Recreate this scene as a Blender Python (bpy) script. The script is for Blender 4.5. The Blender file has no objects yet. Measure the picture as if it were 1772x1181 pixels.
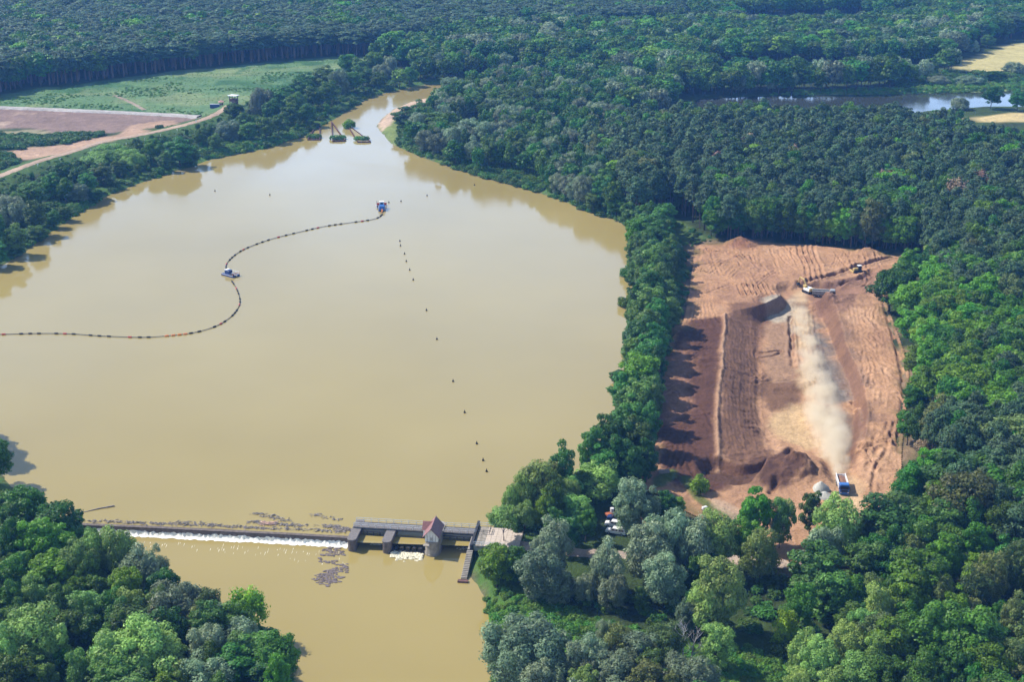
import bpy, math, random
import numpy as np
from mathutils import Vector

# ------------------------------------------------------------------ camera, light, exposure
S = bpy.context.scene
COL = S.collection
W_PX, H_PX = 1772.0, 1181.0
FPX = 2461.0                      # focal length in photograph pixels (50 mm on 36 mm)
CAM_H = 167.0
PITCH = math.radians(19.5)
cd = bpy.data.cameras.new('camera')
cd.sensor_width = 36.0
cd.lens = FPX * 36.0 / W_PX
cd.clip_start = 1.0
cd.clip_end = 20000.0
cam = bpy.data.objects.new('camera', cd)
cam.location = (0, 0, CAM_H)
cam.rotation_euler = (math.pi / 2 - PITCH, 0, 0)
COL.objects.link(cam)
S.camera = cam

SUN_EL = math.radians(47.0)
SHADOW = Vector((0.925, -0.38, 0)).normalized()     # the way shadows fall on the ground
to_sun = Vector((-SHADOW.x * math.cos(SUN_EL), -SHADOW.y * math.cos(SUN_EL), math.sin(SUN_EL)))
wd = bpy.data.worlds.new('World')
S.world = wd
wd.use_nodes = True
nt = wd.node_tree
nt.nodes.clear()
sky = nt.nodes.new('ShaderNodeTexSky')
sky.sky_type = 'NISHITA'
sky.sun_disc = False
sky.sun_elevation = SUN_EL
sky.sun_rotation = math.atan2(to_sun.x, to_sun.y)
sky.altitude = 200
sky.air_density = 1.0
sky.dust_density = 1.2
# thin bright haze and cloud veil that thickens towards the horizon all round
tcn = nt.nodes.new('ShaderNodeTexCoord')
sep = nt.nodes.new('ShaderNodeSeparateXYZ'); nt.links.new(tcn.outputs['Generated'], sep.inputs[0])


def wmath(op, a, b=None):
    n = nt.nodes.new('ShaderNodeMath'); n.operation = op
    for i, v in enumerate((a, b)):
        if v is None: continue
        if isinstance(v, (int, float)): n.inputs[i].default_value = v
        else: nt.links.new(v, n.inputs[i])
    return n.outputs[0]


zz_ = wmath('MAXIMUM', sep.outputs['Z'], 0.05)
cmb = nt.nodes.new('ShaderNodeCombineXYZ')
nt.links.new(wmath('DIVIDE', sep.outputs['X'], zz_), cmb.inputs[0])
nt.links.new(wmath('DIVIDE', wmath('MULTIPLY', sep.outputs['Y'], .6), zz_), cmb.inputs[1])
vn = nt.nodes.new('ShaderNodeTexNoise'); vn.inputs['Scale'].default_value = .75; vn.inputs['Detail'].default_value = 5; vn.inputs['Roughness'].default_value = .5
vn.inputs['Distortion'].default_value = .6
nt.links.new(cmb.outputs[0], vn.inputs['Vector'])
vm = nt.nodes.new('ShaderNodeMapRange'); vm.inputs['From Min'].default_value = .34; vm.inputs['From Max'].default_value = .66
vm.inputs['To Min'].default_value = .36; vm.inputs['To Max'].default_value = .84
nt.links.new(vn.outputs[0], vm.inputs['Value'])
alpha = wmath('MULTIPLY', vm.outputs[0], wmath('EXPONENT', wmath('DIVIDE', zz_, -0.25)))
vmx = nt.nodes.new('ShaderNodeMix'); vmx.data_type = 'RGBA'
nt.links.new(alpha, vmx.inputs['Factor']); nt.links.new(sky.outputs[0], vmx.inputs['A'])
vmx.inputs['B'].default_value = (36.0, 52.0, 78.0, 1)
bgn = nt.nodes.new('ShaderNodeBackground')
bgn.inputs['Strength'].default_value = 0.065
won = nt.nodes.new('ShaderNodeOutputWorld')
nt.links.new(vmx.outputs['Result'], bgn.inputs[0])
nt.links.new(bgn.outputs[0], won.inputs[0])

sl = bpy.data.lights.new('sun', 'SUN')
sl.energy = 5.0
sl.angle = math.radians(0.53)
sl.color = (1.0, 0.94, 0.85)
so = bpy.data.objects.new('sun', sl)
so.rotation_euler = (-to_sun).to_track_quat('-Z', 'Y').to_euler()
so.location = (0, 300, 600)
COL.objects.link(so)

S.view_settings.view_transform = 'Standard'
S.view_settings.look = 'None'
S.view_settings.exposure = 0.38
S.view_settings.gamma = 1.0
S.view_settings.use_curve_mapping = False
S.render.engine = 'CYCLES'
S.cycles.use_denoising = True
S.cycles.max_bounces = 6
S.cycles.diffuse_bounces = 2
S.cycles.glossy_bounces = 2
S.cycles.transmission_bounces = 3
S.cycles.volume_bounces = 3
S.cycles.transparent_max_bounces = 6
S.cycles.caustics_reflective = False
S.cycles.caustics_refractive = False

random.seed(7)
RNG = np.random.default_rng(11)

# ------------------------------------------------------------------ ground geometry from the camera
SP, CP = math.sin(PITCH), math.cos(PITCH)


def P(px, py, z=0.0):
    """ground point (height z) that the photograph shows at pixel px, py"""
    u = (px - W_PX / 2) / FPX
    v = (py - H_PX / 2) / FPX
    t = (CAM_H - z) / (SP + v * CP)
    return (u * t, (CP - v * SP) * t)


def PA(pts, z=0.0):
    return np.array([P(a, b, z) for a, b in pts], float)


def to_px(x, y, z):
    dz = z - CAM_H
    depth = y * CP - dz * SP
    up = y * SP + dz * CP
    return (W_PX / 2 + FPX * x / depth, H_PX / 2 - FPX * up / depth, depth)


def sdist(poly, x, y):
    """signed distance to a closed polygon, negative inside"""
    x = np.asarray(x, float); y = np.asarray(y, float)
    best = np.full(x.shape, 1e18)
    inside = np.zeros(x.shape, bool)
    n = len(poly)
    for i in range(n):
        ax, ay = poly[i]
        bx, by = poly[(i + 1) % n]
        ex, ey = bx - ax, by - ay
        L = ex * ex + ey * ey + 1e-12
        t = np.clip(((x - ax) * ex + (y - ay) * ey) / L, 0, 1)
        dx = x - (ax + t * ex); dy = y - (ay + t * ey)
        best = np.minimum(best, dx * dx + dy * dy)
        if ay != by:
            c = ((ay > y) != (by > y)) & (x < (bx - ax) * (y - ay) / (by - ay) + ax)
            inside ^= c
    d = np.sqrt(best)
    return np.where(inside, -d, d)


def ldist(line, x, y):
    x = np.asarray(x, float); y = np.asarray(y, float)
    best = np.full(x.shape, 1e18)
    for i in range(len(line) - 1):
        ax, ay = line[i]; bx, by = line[i + 1]
        ex, ey = bx - ax, by - ay
        L = ex * ex + ey * ey + 1e-12
        t = np.clip(((x - ax) * ex + (y - ay) * ey) / L, 0, 1)
        best = np.minimum(best, (x - ax - t * ex) ** 2 + (y - ay - t * ey) ** 2)
    return np.sqrt(best)


_perm = np.random.default_rng(5).random((256, 256))


def vnoise(x, y):
    xi = np.floor(x).astype(int); yi = np.floor(y).astype(int)
    fx = x - xi; fy = y - yi
    fx = fx * fx * (3 - 2 * fx); fy = fy * fy * (3 - 2 * fy)
    a = _perm[xi & 255, yi & 255]; b = _perm[(xi + 1) & 255, yi & 255]
    c = _perm[xi & 255, (yi + 1) & 255]; d = _perm[(xi + 1) & 255, (yi + 1) & 255]
    return (a * (1 - fx) + b * fx) * (1 - fy) + (c * (1 - fx) + d * fx) * fy


def fbm(x, y, s, o=4):
    x = np.asarray(x, float) / s; y = np.asarray(y, float) / s
    r = 0; a = 0.5
    for k in range(o):
        r = r + a * (vnoise(x + 17.3 * k, y - 9.1 * k) - 0.5)
        x = x * 2.03; y = y * 2.03; a *= 0.5
    return r * 2


def sm(t):
    t = np.clip(t, 0, 1)
    return t * t * (3 - 2 * t)


def smooth_line(pts, n=8, closed=False):
    pts = [np.array(p, float) for p in pts]
    out = []
    m = len(pts)
    rng_ = range(m) if closed else range(m - 1)
    for i in rng_:
        if closed:
            p0, p1, p2, p3 = pts[i - 1], pts[i], pts[(i + 1) % m], pts[(i + 2) % m]
        else:
            p0 = pts[max(i - 1, 0)]; p1 = pts[i]; p2 = pts[i + 1]; p3 = pts[min(i + 2, m - 1)]
        for k in range(n):
            t = k / n
            out.append(0.5 * ((2 * p1) + (-p0 + p2) * t + (2 * p0 - 5 * p1 + 4 * p2 - p3) * t * t + (-p0 + 3 * p1 - 3 * p2 + p3) * t ** 3))
    if not closed:
        out.append(pts[-1])
    return np.array(out)


# ------------------------------------------------------------------ object helpers
def tag(o, label=None, cat=None, group=None, kind=None):
    if label: o['label'] = label
    if cat: o['category'] = cat
    if group: o['group'] = group
    if kind: o['kind'] = kind
    return o


def mesh_from(name, V, F, mats, fm=None, smooth=False, col=None):
    me = bpy.data.meshes.new(name)
    me.from_pydata([tuple(v) for v in V], [], [tuple(f) for f in F])
    for m in (mats if isinstance(mats, (list, tuple)) else [mats]):
        me.materials.append(m)
    if fm is not None:
        me.polygons.foreach_set('material_index', np.asarray(fm, np.int32))
    if smooth:
        me.polygons.foreach_set('use_smooth', np.ones(len(me.polygons), bool))
    if col is not None:
        a = me.color_attributes.new('tint', 'FLOAT_COLOR', 'POINT')
        a.data.foreach_set('color', np.asarray(col, np.float32).ravel())
    me.update()
    return me


def quads_mesh(name, V, mats, tint=None, normal_faces=None):
    """V: (n,4,3) array of separate quads, quick build"""
    n = len(V)
    me = bpy.data.meshes.new(name)
    me.vertices.add(n * 4)
    me.vertices.foreach_set('co', np.asarray(V, np.float32).reshape(-1))
    me.loops.add(n * 4)
    me.loops.foreach_set('vertex_index', np.arange(n * 4, dtype=np.int32))
    me.polygons.add(n)
    me.polygons.foreach_set('loop_start', np.arange(0, n * 4, 4, dtype=np.int32))
    for m in (mats if isinstance(mats, (list, tuple)) else [mats]):
        me.materials.append(m)
    if tint is not None:
        a = me.color_attributes.new('tint', 'FLOAT_COLOR', 'POINT')
        t = np.repeat(np.asarray(tint, np.float32), 4)
        a.data.foreach_set('color', np.stack([t, t, t, np.ones_like(t)], 1).ravel())
    me.update()
    me.validate()
    return me


def grid_mesh(name, X, Y, Z, mats, keep=None, col=None, smooth=True):
    ny, nx = X.shape
    V = np.stack([X, Y, Z], -1).reshape(-1, 3)
    idx = np.arange(nx * ny).reshape(ny, nx)
    F = np.stack([idx[:-1, :-1], idx[:-1, 1:], idx[1:, 1:], idx[1:, :-1]], -1).reshape(-1, 4)
    if keep is not None:
        F = F[keep.reshape(-1)]
        used = np.zeros(len(V), bool); used[F.ravel()] = True
        remap = np.cumsum(used) - 1
        F = remap[F]; V = V[used]
        if col is not None: col = np.asarray(col).reshape(-1, 4)[used]
    n = len(F)
    me = bpy.data.meshes.new(name)
    me.vertices.add(len(V)); me.vertices.foreach_set('co', V.astype(np.float32).ravel())
    me.loops.add(n * 4); me.loops.foreach_set('vertex_index', F.astype(np.int32).ravel())
    me.polygons.add(n); me.polygons.foreach_set('loop_start', np.arange(0, n * 4, 4, dtype=np.int32))
    for m in (mats if isinstance(mats, (list, tuple)) else [mats]):
        me.materials.append(m)
    if smooth: me.polygons.foreach_set('use_smooth', np.ones(n, bool))
    if col is not None:
        a = me.color_attributes.new('tint', 'FLOAT_COLOR', 'POINT')
        a.data.foreach_set('color', np.asarray(col, np.float32).ravel())
    me.update(); me.validate()
    return me


def link(name, me, parent=None, loc=(0, 0, 0), rz=0.0):
    o = bpy.data.objects.new(name, me)
    COL.objects.link(o)
    o.location = loc
    o.rotation_euler = (0, 0, rz)
    if parent is not None: o.parent = parent
    return o


def empty(name, loc, rz=0.0, label=None, cat=None, group=None):
    o = bpy.data.objects.new(name, None)
    o.empty_display_size = 0.5
    COL.objects.link(o)
    o.location = loc
    o.rotation_euler = (0, 0, rz)
    return tag(o, label, cat, group)


class MB:
    """collects boxes, tubes, prisms into one mesh"""
    def __init__(s): s.V = []; s.F = []
    def add(s, V, F):
        b = len(s.V); s.V += [tuple(v) for v in V]; s.F += [tuple(i + b for i in f) for f in F]; return s
    def box(s, x0, x1, y0, y1, z0, z1, bev=0.0):
        if bev <= 0:
            V = [(x0, y0, z0), (x1, y0, z0), (x1, y1, z0), (x0, y1, z0), (x0, y0, z1), (x1, y0, z1), (x1, y1, z1), (x0, y1, z1)]
            F = [(3, 2, 1, 0), (4, 5, 6, 7), (0, 1, 5, 4), (1, 2, 6, 5), (2, 3, 7, 6), (3, 0, 4, 7)]
            return s.add(V, F)
        b = bev
        ring = lambda d, z: [(x0 + d, y0 + b, z), (x0 + b, y0 + d, z), (x1 - b, y0 + d, z), (x1 - d, y0 + b, z), (x1 - d, y1 - b, z), (x1 - b, y1 - d, z), (x0 + b, y1 - d, z), (x0 + d, y1 - b, z)]
        V = ring(0, z0) + ring(0, z1 - b) + ring(b, z1)
        F = [tuple(range(7, -1, -1)), tuple(range(16, 24))]
        for k in range(2):
            for i in range(8):
                j = (i + 1) % 8
                F.append((k * 8 + i, k * 8 + j, k * 8 + 8 + j, k * 8 + 8 + i))
        return s.add(V, F)
    def prism(s, poly, z0, z1):
        n = len(poly)
        V = [(x, y, z0) for x, y in poly] + [(x, y, z1) for x, y in poly]
        F = [tuple(range(n - 1, -1, -1)), tuple(range(n, 2 * n))]
        for i in range(n):
            j = (i + 1) % n
            F.append((i, j, n + j, n + i))
        return s.add(V, F)
    def loft(s, rings, cap=True):
        n = len(rings[0]); V = [p for r in rings for p in r]; F = []
        for k in range(len(rings) - 1):
            for i in range(n):
                j = (i + 1) % n
                F.append((k * n + i, k * n + j, (k + 1) * n + j, (k + 1) * n + i))
        if cap:
            F.append(tuple(range(n - 1, -1, -1))); F.append(tuple(range((len(rings) - 1) * n, len(rings) * n)))
        return s.add(V, F)
    def tube(s, path, rad, n=6, cap=True):
        path = [Vector(p) for p in path]
        if not isinstance(rad, (list, tuple)): rad = [rad] * len(path)
        rings = []
        for i, p in enumerate(path):
            d = (path[min(i + 1, len(path) - 1)] - path[max(i - 1, 0)]).normalized()
            a = d.cross(Vector((0, 0, 1)))
            if a.length < 1e-3: a = d.cross(Vector((0, 1, 0)))
            a.normalize(); b = d.cross(a)
            rings.append([tuple(p + (a * math.cos(t) + b * math.sin(t)) * rad[i]) for t in [2 * math.pi * k / n for k in range(n)]])
        return s.loft(rings, cap)
    def wheel(s, cx, cy, cz, r, w, n=14):
        """wheel with its axle along y"""
        ring = lambda y, rr: [(cx + rr * math.cos(2 * math.pi * k / n), y, cz + rr * math.sin(2 * math.pi * k / n)) for k in range(n)]
        return s.loft([ring(cy - w / 2, r * .8), ring(cy - w / 2, r * .95), ring(cy - w / 2 * .8, r), ring(cy + w / 2 * .8, r), ring(cy + w / 2, r * .95), ring(cy + w / 2, r * .8)])
    def quad(s, a, b, c, d): return s.add([a, b, c, d], [(0, 1, 2, 3)])
    def build(s, name, mat, parent=None, loc=(0, 0, 0), rz=0.0, smooth=False):
        return link(name, mesh_from(name, s.V, s.F, mat, smooth=smooth), parent, loc, rz)


def rock_mesh(name, mat, seed, sx=1.0, sy=1.0, sz=0.6, sub=2):
    import bmesh
    bm = bmesh.new()
    bmesh.ops.create_icosphere(bm, subdivisions=sub, radius=1.0)
    r = random.Random(seed)
    ph = [r.uniform(0, 6) for _ in range(6)]
    for v in bm.verts:
        c = v.co
        k = 1 + .22 * math.sin(2.3 * c.x + ph[0]) * math.sin(2.9 * c.y + ph[1]) + .15 * math.sin(5 * c.z + ph[2]) + r.uniform(-.09, .09)
        v.co = Vector((c.x * sx * k, c.y * sy * k, c.z * sz * k))
    me = bpy.data.meshes.new(name)
    bm.to_mesh(me); bm.free()
    me.materials.append(mat)
    return me


# ------------------------------------------------------------------ materials
def new_mat(name):
    m = bpy.data.materials.new(name)
    m.use_nodes = True
    t = m.node_tree
    b = t.nodes.get('Principled BSDF')
    return m, t, b


def nd(t, kind, **kw):
    n = t.nodes.new(kind)
    for k, v in kw.items(): setattr(n, k, v)
    return n


def mat_plain(name, col, rough=0.7, metal=0.0, var=0.15, scale=1.5, bump=0.0, spec=0.3):
    m, t, b = new_mat(name)
    b.inputs['Roughness'].default_value = rough
    b.inputs['Metallic'].default_value = metal
    b.inputs['Specular IOR Level'].default_value = spec
    tc = nd(t, 'ShaderNodeTexCoord')
    n = nd(t, 'ShaderNodeTexNoise'); n.inputs['Scale'].default_value = scale; n.inputs['Detail'].default_value = 6
    t.links.new(tc.outputs['Object'], n.inputs['Vector'])
    mr = nd(t, 'ShaderNodeMapRange')
    mr.inputs['From Min'].default_value = .25; mr.inputs['From Max'].default_value = .75
    mr.inputs['To Min'].default_value = 1 - var; mr.inputs['To Max'].default_value = 1 + var
    t.links.new(n.outputs[0], mr.inputs['Value'])
    mx = nd(t, 'ShaderNodeVectorMath', operation='SCALE')
    mx.inputs[0].default_value = col[:3]
    t.links.new(mr.outputs[0], mx.inputs['Scale'])
    t.links.new(mx.outputs[0], b.inputs['Base Color'])
    if bump > 0:
        bp = nd(t, 'ShaderNodeBump'); bp.inputs['Strength'].default_value = 0.6; bp.inputs['Distance'].default_value = bump
        t.links.new(n.outputs[0], bp.inputs['Height']); t.links.new(bp.outputs[0], b.inputs['Normal'])
    return m


def mat_leaf(name, col, var=0.35, hue=0.03, trans=0.28, rough=0.5):
    m, t, b = new_mat(name)
    out = t.nodes.get('Material Output')
    at = nd(t, 'ShaderNodeAttribute', attribute_name='tint')
    oi = nd(t, 'ShaderNodeObjectInfo')
    hs = nd(t, 'ShaderNodeHueSaturation')
    hs.inputs['Color'].default_value = (*col, 1)
    mh = nd(t, 'ShaderNodeMapRange'); mh.inputs['To Min'].default_value = .5 - hue; mh.inputs['To Max'].default_value = .5 + hue
    t.links.new(oi.outputs['Random'], mh.inputs['Value']); t.links.new(mh.outputs[0], hs.inputs['Hue'])
    wn = nd(t, 'ShaderNodeMath', operation='MULTIPLY'); wn.inputs[1].default_value = 7.31
    t.links.new(oi.outputs['Random'], wn.inputs[0])
    fr = nd(t, 'ShaderNodeMath', operation='FRACT'); t.links.new(wn.outputs[0], fr.inputs[0])
    mv = nd(t, 'ShaderNodeMapRange'); mv.inputs['To Min'].default_value = 1 - var; mv.inputs['To Max'].default_value = 1 + var
    t.links.new(fr.outputs[0], mv.inputs['Value'])
    mu = nd(t, 'ShaderNodeMath', operation='MULTIPLY')
    t.links.new(mv.outputs[0], mu.inputs[0]); t.links.new(at.outputs['Fac'], mu.inputs[1])
    t.links.new(mu.outputs[0], hs.inputs['Value'])
    t.links.new(hs.outputs[0], b.inputs['Base Color'])
    b.inputs['Roughness'].default_value = rough
    b.inputs['Specular IOR Level'].default_value = 0.25
    tr = nd(t, 'ShaderNodeBsdfTranslucent'); t.links.new(hs.outputs[0], tr.inputs['Color'])
    mx = nd(t, 'ShaderNodeMixShader'); mx.inputs[0].default_value = trans
    t.links.new(b.outputs[0], mx.inputs[1]); t.links.new(tr.outputs[0], mx.inputs[2])
    t.links.new(mx.outputs[0], out.inputs['Surface'])
    return m


def mat_soil(name, rough=0.95, scales=((0.05, .18), (0.35, .2), (2.2, .22)), bump=0.25):
    """ground: the soil kind comes from the colour attribute, grain and relief from noise"""
    m, t, b = new_mat(name)
    b.inputs['Roughness'].default_value = rough
    b.inputs['Specular IOR Level'].default_value = 0.1
    at = nd(t, 'ShaderNodeAttribute', attribute_name='tint')
    geo = nd(t, 'ShaderNodeNewGeometry')
    cur = at.outputs['Color']
    hs = []
    for k, (sc, amp) in enumerate(scales):
        n = nd(t, 'ShaderNodeTexNoise'); n.inputs['Scale'].default_value = sc; n.inputs['Detail'].default_value = 8
        n.inputs['Roughness'].default_value = .62
        t.links.new(geo.outputs['Position'], n.inputs['Vector'])
        mr = nd(t, 'ShaderNodeMapRange'); mr.inputs['From Min'].default_value = .3; mr.inputs['From Max'].default_value = .7
        mr.inputs['To Min'].default_value = 1 - amp; mr.inputs['To Max'].default_value = 1 + amp
        t.links.new(n.outputs[0], mr.inputs['Value'])
        mx = nd(t, 'ShaderNodeVectorMath', operation='SCALE')
        t.links.new(cur, mx.inputs[0]); t.links.new(mr.outputs[0], mx.inputs['Scale'])
        cur = mx.outputs[0]; hs.append(n)
    t.links.new(cur, b.inputs['Base Color'])
    if bump > 0:
        bp = nd(t, 'ShaderNodeBump'); bp.inputs['Strength'].default_value = 1.0; bp.inputs['Distance'].default_value = bump
        t.links.new(hs[-1].outputs[0], bp.inputs['Height'])
        bp2 = nd(t, 'ShaderNodeBump'); bp2.inputs['Strength'].default_value = 1.0; bp2.inputs['Distance'].default_value = bump * 5
        t.links.new(hs[-2].outputs[0], bp2.inputs['Height']); t.links.new(bp.outputs[0], bp2.inputs['Normal'])
        t.links.new(bp2.outputs[0], b.inputs['Normal'])
    return m


def mat_water(name, col, rough=0.05, bump=0.025, patch=True):
    m, t, b = new_mat(name)
    b.inputs['IOR'].default_value = 1.333
    b.inputs['Roughness'].default_value = rough
    geo = nd(t, 'ShaderNodeNewGeometry')
    n0 = nd(t, 'ShaderNodeTexNoise'); n0.inputs['Scale'].default_value = .012; n0.inputs['Detail'].default_value = 4
    t.links.new(geo.outputs['Position'], n0.inputs['Vector'])
    mr = nd(t, 'ShaderNodeMapRange'); mr.inputs['From Min'].default_value = .3; mr.inputs['From Max'].default_value = .7
    mr.inputs['To Min'].default_value = .94; mr.inputs['To Max'].default_value = 1.06
    t.links.new(n0.outputs[0], mr.inputs['Value'])
    mx = nd(t, 'ShaderNodeVectorMath', operation='SCALE'); mx.inputs[0].default_value = col
    t.links.new(mr.outputs[0], mx.inputs['Scale']); t.links.new(mx.outputs[0], b.inputs['Base Color'])
    n1 = nd(t, 'ShaderNodeTexNoise'); n1.inputs['Scale'].default_value = .55; n1.inputs['Detail'].default_value = 3
    t.links.new(geo.outputs['Position'], n1.inputs['Vector'])
    bp = nd(t, 'ShaderNodeBump'); bp.inputs['Strength'].default_value = .5; bp.inputs['Distance'].default_value = bump
    t.links.new(n1.outputs[0], bp.inputs['Height']); t.links.new(bp.outputs[0], b.inputs['Normal'])
    # calm and wind-ruffled patches
    n2 = nd(t, 'ShaderNodeTexNoise'); n2.inputs['Scale'].default_value = .018; n2.inputs['Detail'].default_value = 5; n2.inputs['Distortion'].default_value = .8
    t.links.new(geo.outputs['Position'], n2.inputs['Vector'])
    m2 = nd(t, 'ShaderNodeMapRange'); m2.inputs['From Min'].default_value = .4; m2.inputs['From Max'].default_value = .66
    m2.inputs['To Min'].default_value = rough; m2.inputs['To Max'].default_value = rough * 3.2
    t.links.new(n2.outputs[0], m2.inputs['Value']); t.links.new(m2.outputs[0], b.inputs['Roughness'])
    return m


M = {}
M['bright'] = mat_leaf('bright_leaf', (0.115, 0.26, 0.014))
M['oak'] = mat_leaf('oak_leaf', (0.06, 0.16, 0.014))
M['willow'] = mat_leaf('willow_leaf', (0.2, 0.27, 0.145), rough=.45)
M['lightwillow'] = mat_leaf('light_willow_leaf', (0.2, 0.33, 0.07), rough=.5)
M['alder'] = mat_leaf('alder_leaf', (0.075, 0.175, 0.028))
M['pine'] = mat_leaf('pine_needles', (0.062, 0.118, 0.045), var=.22, hue=.02, trans=.1, rough=.6)
M['yellow'] = mat_leaf('yellow_green_leaf', (0.28, 0.42, 0.02), var=.1)
M['olive'] = mat_leaf('olive_leaf', (0.13, 0.175, 0.045))
M['dry'] = mat_leaf('dry_leaf', (0.30, 0.21, 0.12), trans=.1)
M['reed'] = mat_leaf('reed_leaf', (0.115, 0.26, 0.04), var=.25)
M['bark'] = mat_plain('bark', (0.10, 0.08, 0.06), .9, scale=3)
M['pinebark'] = mat_plain('pine_bark', (0.13, 0.09, 0.065), .9, scale=3)
M['birch'] = mat_plain('birch_bark', (0.55, 0.53, 0.5), .8, scale=4)
M['concrete'] = mat_plain('concrete', (0.30, 0.27, 0.23), .9, var=.35, scale=.9, bump=.03)
M['darkstone'] = mat_plain('dark_stone', (0.14, 0.115, 0.10), .9, var=.4, scale=1.2, bump=.05)
M['steel'] = mat_plain('grey_steel', (0.38, 0.39, 0.40), .5, .3)
M['darksteel'] = mat_plain('dark_steel', (0.045, 0.045, 0.05), .6, .3)
M['deck'] = mat_plain('dark_deck', (0.17, 0.155, 0.15), .9, var=.3, scale=2)
M['rail'] = mat_plain('galvanised_rail', (0.62, 0.66, 0.68), .45, .2)
M['timber'] = mat_plain('weathered_timber', (0.27, 0.23, 0.2), .9, var=.3, scale=2)
M['rooftile'] = mat_plain('red_roof_tile', (0.25, 0.12, 0.11), .5, var=.25, scale=3, bump=.02)
M['whitewall'] = mat_plain('white_render', (0.72, 0.72, 0.70), .8, var=.08)
M['white'] = mat_plain('white_paint', (0.8, 0.8, 0.8), .35, var=.05, spec=.5)
M['blue'] = mat_plain('blue_paint', (0.03, 0.13, 0.4), .3, var=.1, spec=.5)
M['deepblue'] = mat_plain('deep_blue_paint', (0.02, 0.045, 0.15), .4, var=.15, spec=.5)
M['red'] = mat_plain('red_paint', (0.45, 0.06, 0.05), .5, var=.15)
M['orange'] = mat_plain('orange_paint', (0.75, 0.22, 0.05), .5, var=.1)
M['yellowpaint'] = mat_plain('yellow_paint', (0.5, 0.36, 0.13), .45, var=.1)
M['black'] = mat_plain('black_rubber', (0.02, 0.02, 0.02), .7, var=.2)
M['glass'] = mat_plain('dark_window_glass', (0.02, 0.025, 0.03), .06, var=.05, spec=.7)
M['load'] = mat_plain('brown_soil_load', (0.24, 0.13, 0.085), .95, var=.3, scale=2, bump=.1)
M['rust'] = mat_plain('rusty_sheet_piling', (0.13, 0.07, 0.06), .85, var=.35, scale=1)
M['gravel'] = mat_plain('pale_grey_gravel', (0.42, 0.41, 0.36), .95, var=.2, scale=3, bump=.08)
M['darkrubble'] = mat_plain('dark_rubble', (0.12, 0.10, 0.095), .95, var=.35, scale=2, bump=.1)
M['foam'] = mat_plain('white_foam', (0.82, 0.80, 0.72), .8, var=.1, scale=2)
M['mauve'] = mat_plain('wet_grey_stone', (0.15, 0.12, 0.115), .6, var=.3, scale=2)
M['soil'] = mat_soil('earth_and_grass')
M['pitsoil'] = mat_soil('dug_earth', scales=((0.03, .14), (0.25, .16), (1.6, .22)), bump=.18)
M['water'] = mat_water('turbid_water', (0.315, 0.248, 0.086))
M['pond'] = mat_water('dark_pond_water', (0.04, 0.045, 0.035))
# ------------------------------------------------------------------ haze box (air), sky stays outside
def haze():
    mb = MB(); mb.box(-3100, 3100, -120, 5100, -14, 174)
    m = bpy.data.materials.new('pale_air'); m.use_nodes = True
    t = m.node_tree; t.nodes.clear()
    v = t.nodes.new('ShaderNodeVolumePrincipled')
    v.inputs['Color'].default_value = HAZE_COL
    v.inputs['Density'].default_value = HAZE_D
    v.inputs['Anisotropy'].default_value = 0.0
    o = t.nodes.new('ShaderNodeOutputMaterial'); t.links.new(v.outputs[0], o.inputs['Volume'])
    h = mb.build('haze', m); tag(h, kind='stuff')


HAZE_D = 0.0001
HAZE_COL = (0.16, 0.42, 1.0, 1)
haze()

# ------------------------------------------------------------------ outlines traced on the ground
UP_PX = [(-60, 905), (148, 904), (380, 914), (600, 927), (700, 921), (822, 925), (838, 918), (862, 908), (900, 893), (950, 868), (1000, 838), (1036, 800), (1056, 760),
         (1072, 705), (1080, 660), (1086, 600), (1090, 540), (1092, 480), (1091, 430), (1086, 400), (1070, 382), (1040, 374), (1020, 369), (980, 351), (940, 337),
         (900, 324), (868, 317), (850, 312), (800, 297), (770, 287), (735, 275), (700, 260), (675, 248), (660, 231), (652, 219), (660, 204), (680, 189), (705, 178),
         (735, 171), (760, 160), (800, 150), (860, 143), (905, 136), (905, 130), (860, 136), (800, 141), (760, 146), (728, 148), (690, 156), (660, 163), (640, 170),
         (615, 185), (590, 200), (560, 217), (535, 231), (515, 240), (500, 243), (470, 254), (440, 262), (400, 268), (360, 278), (330, 290), (300, 297), (270, 309),
         (235, 320), (205, 332), (180, 343), (150, 362), (130, 374), (85, 405), (60, 424), (35, 443), (10, 456), (-20, 474), (-200, 560), (-420, 640), (-330, 720), (-120, 735), (-45, 762), (-8, 800), (16, 838), (50, 862), (80, 876), (100, 889)]
UP = PA(UP_PX)
Z_DN = -1.8
DN_PX = [(150, 912), (380, 920), (600, 934), (822, 938), (812, 955), (812, 985), (822, 1010), (836, 1035), (842, 1070), (846, 1100), (850, 1140), (852, 1181), (856, 1300), (860, 1500),
         (560, 1500), (535, 1300), (522, 1210), (512, 1175), (500, 1140), (485, 1112), (455, 1092), (400, 1076), (350, 1062), (300, 1042), (262, 1010), (230, 980), (190, 950)]
DN = PA(DN_PX, Z_DN)
POND = PA([(1120, 215), (1210, 171), (1300, 167), (1420, 164), (1560, 163), (1680, 160), (1850, 154), (1900, 187), (1700, 186), (1600, 192), (1450, 222), (1250, 232)])
PIT_PX = [(1205, 425), (1240, 420), (1300, 418), (1400, 424), (1500, 436), (1560, 446), (1577, 455), (1572, 475), (1545, 500), (1536, 525), (1548, 560), (1562, 600), (1574, 640), (1570, 700), (1562, 780),
          (1560, 830), (1545, 880), (1530, 930), (1500, 975), (1420, 985), (1330, 975), (1270, 935), (1225, 905), (1180, 882), (1140, 858), (1104, 842), (1106, 815), (1122, 770), (1128, 720),
          (1136, 650), (1150, 600), (1180, 560), (1192, 500), (1198, 460)]
PIT = smooth_line(PA(PIT_PX, 1.6), 4, True)
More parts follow.
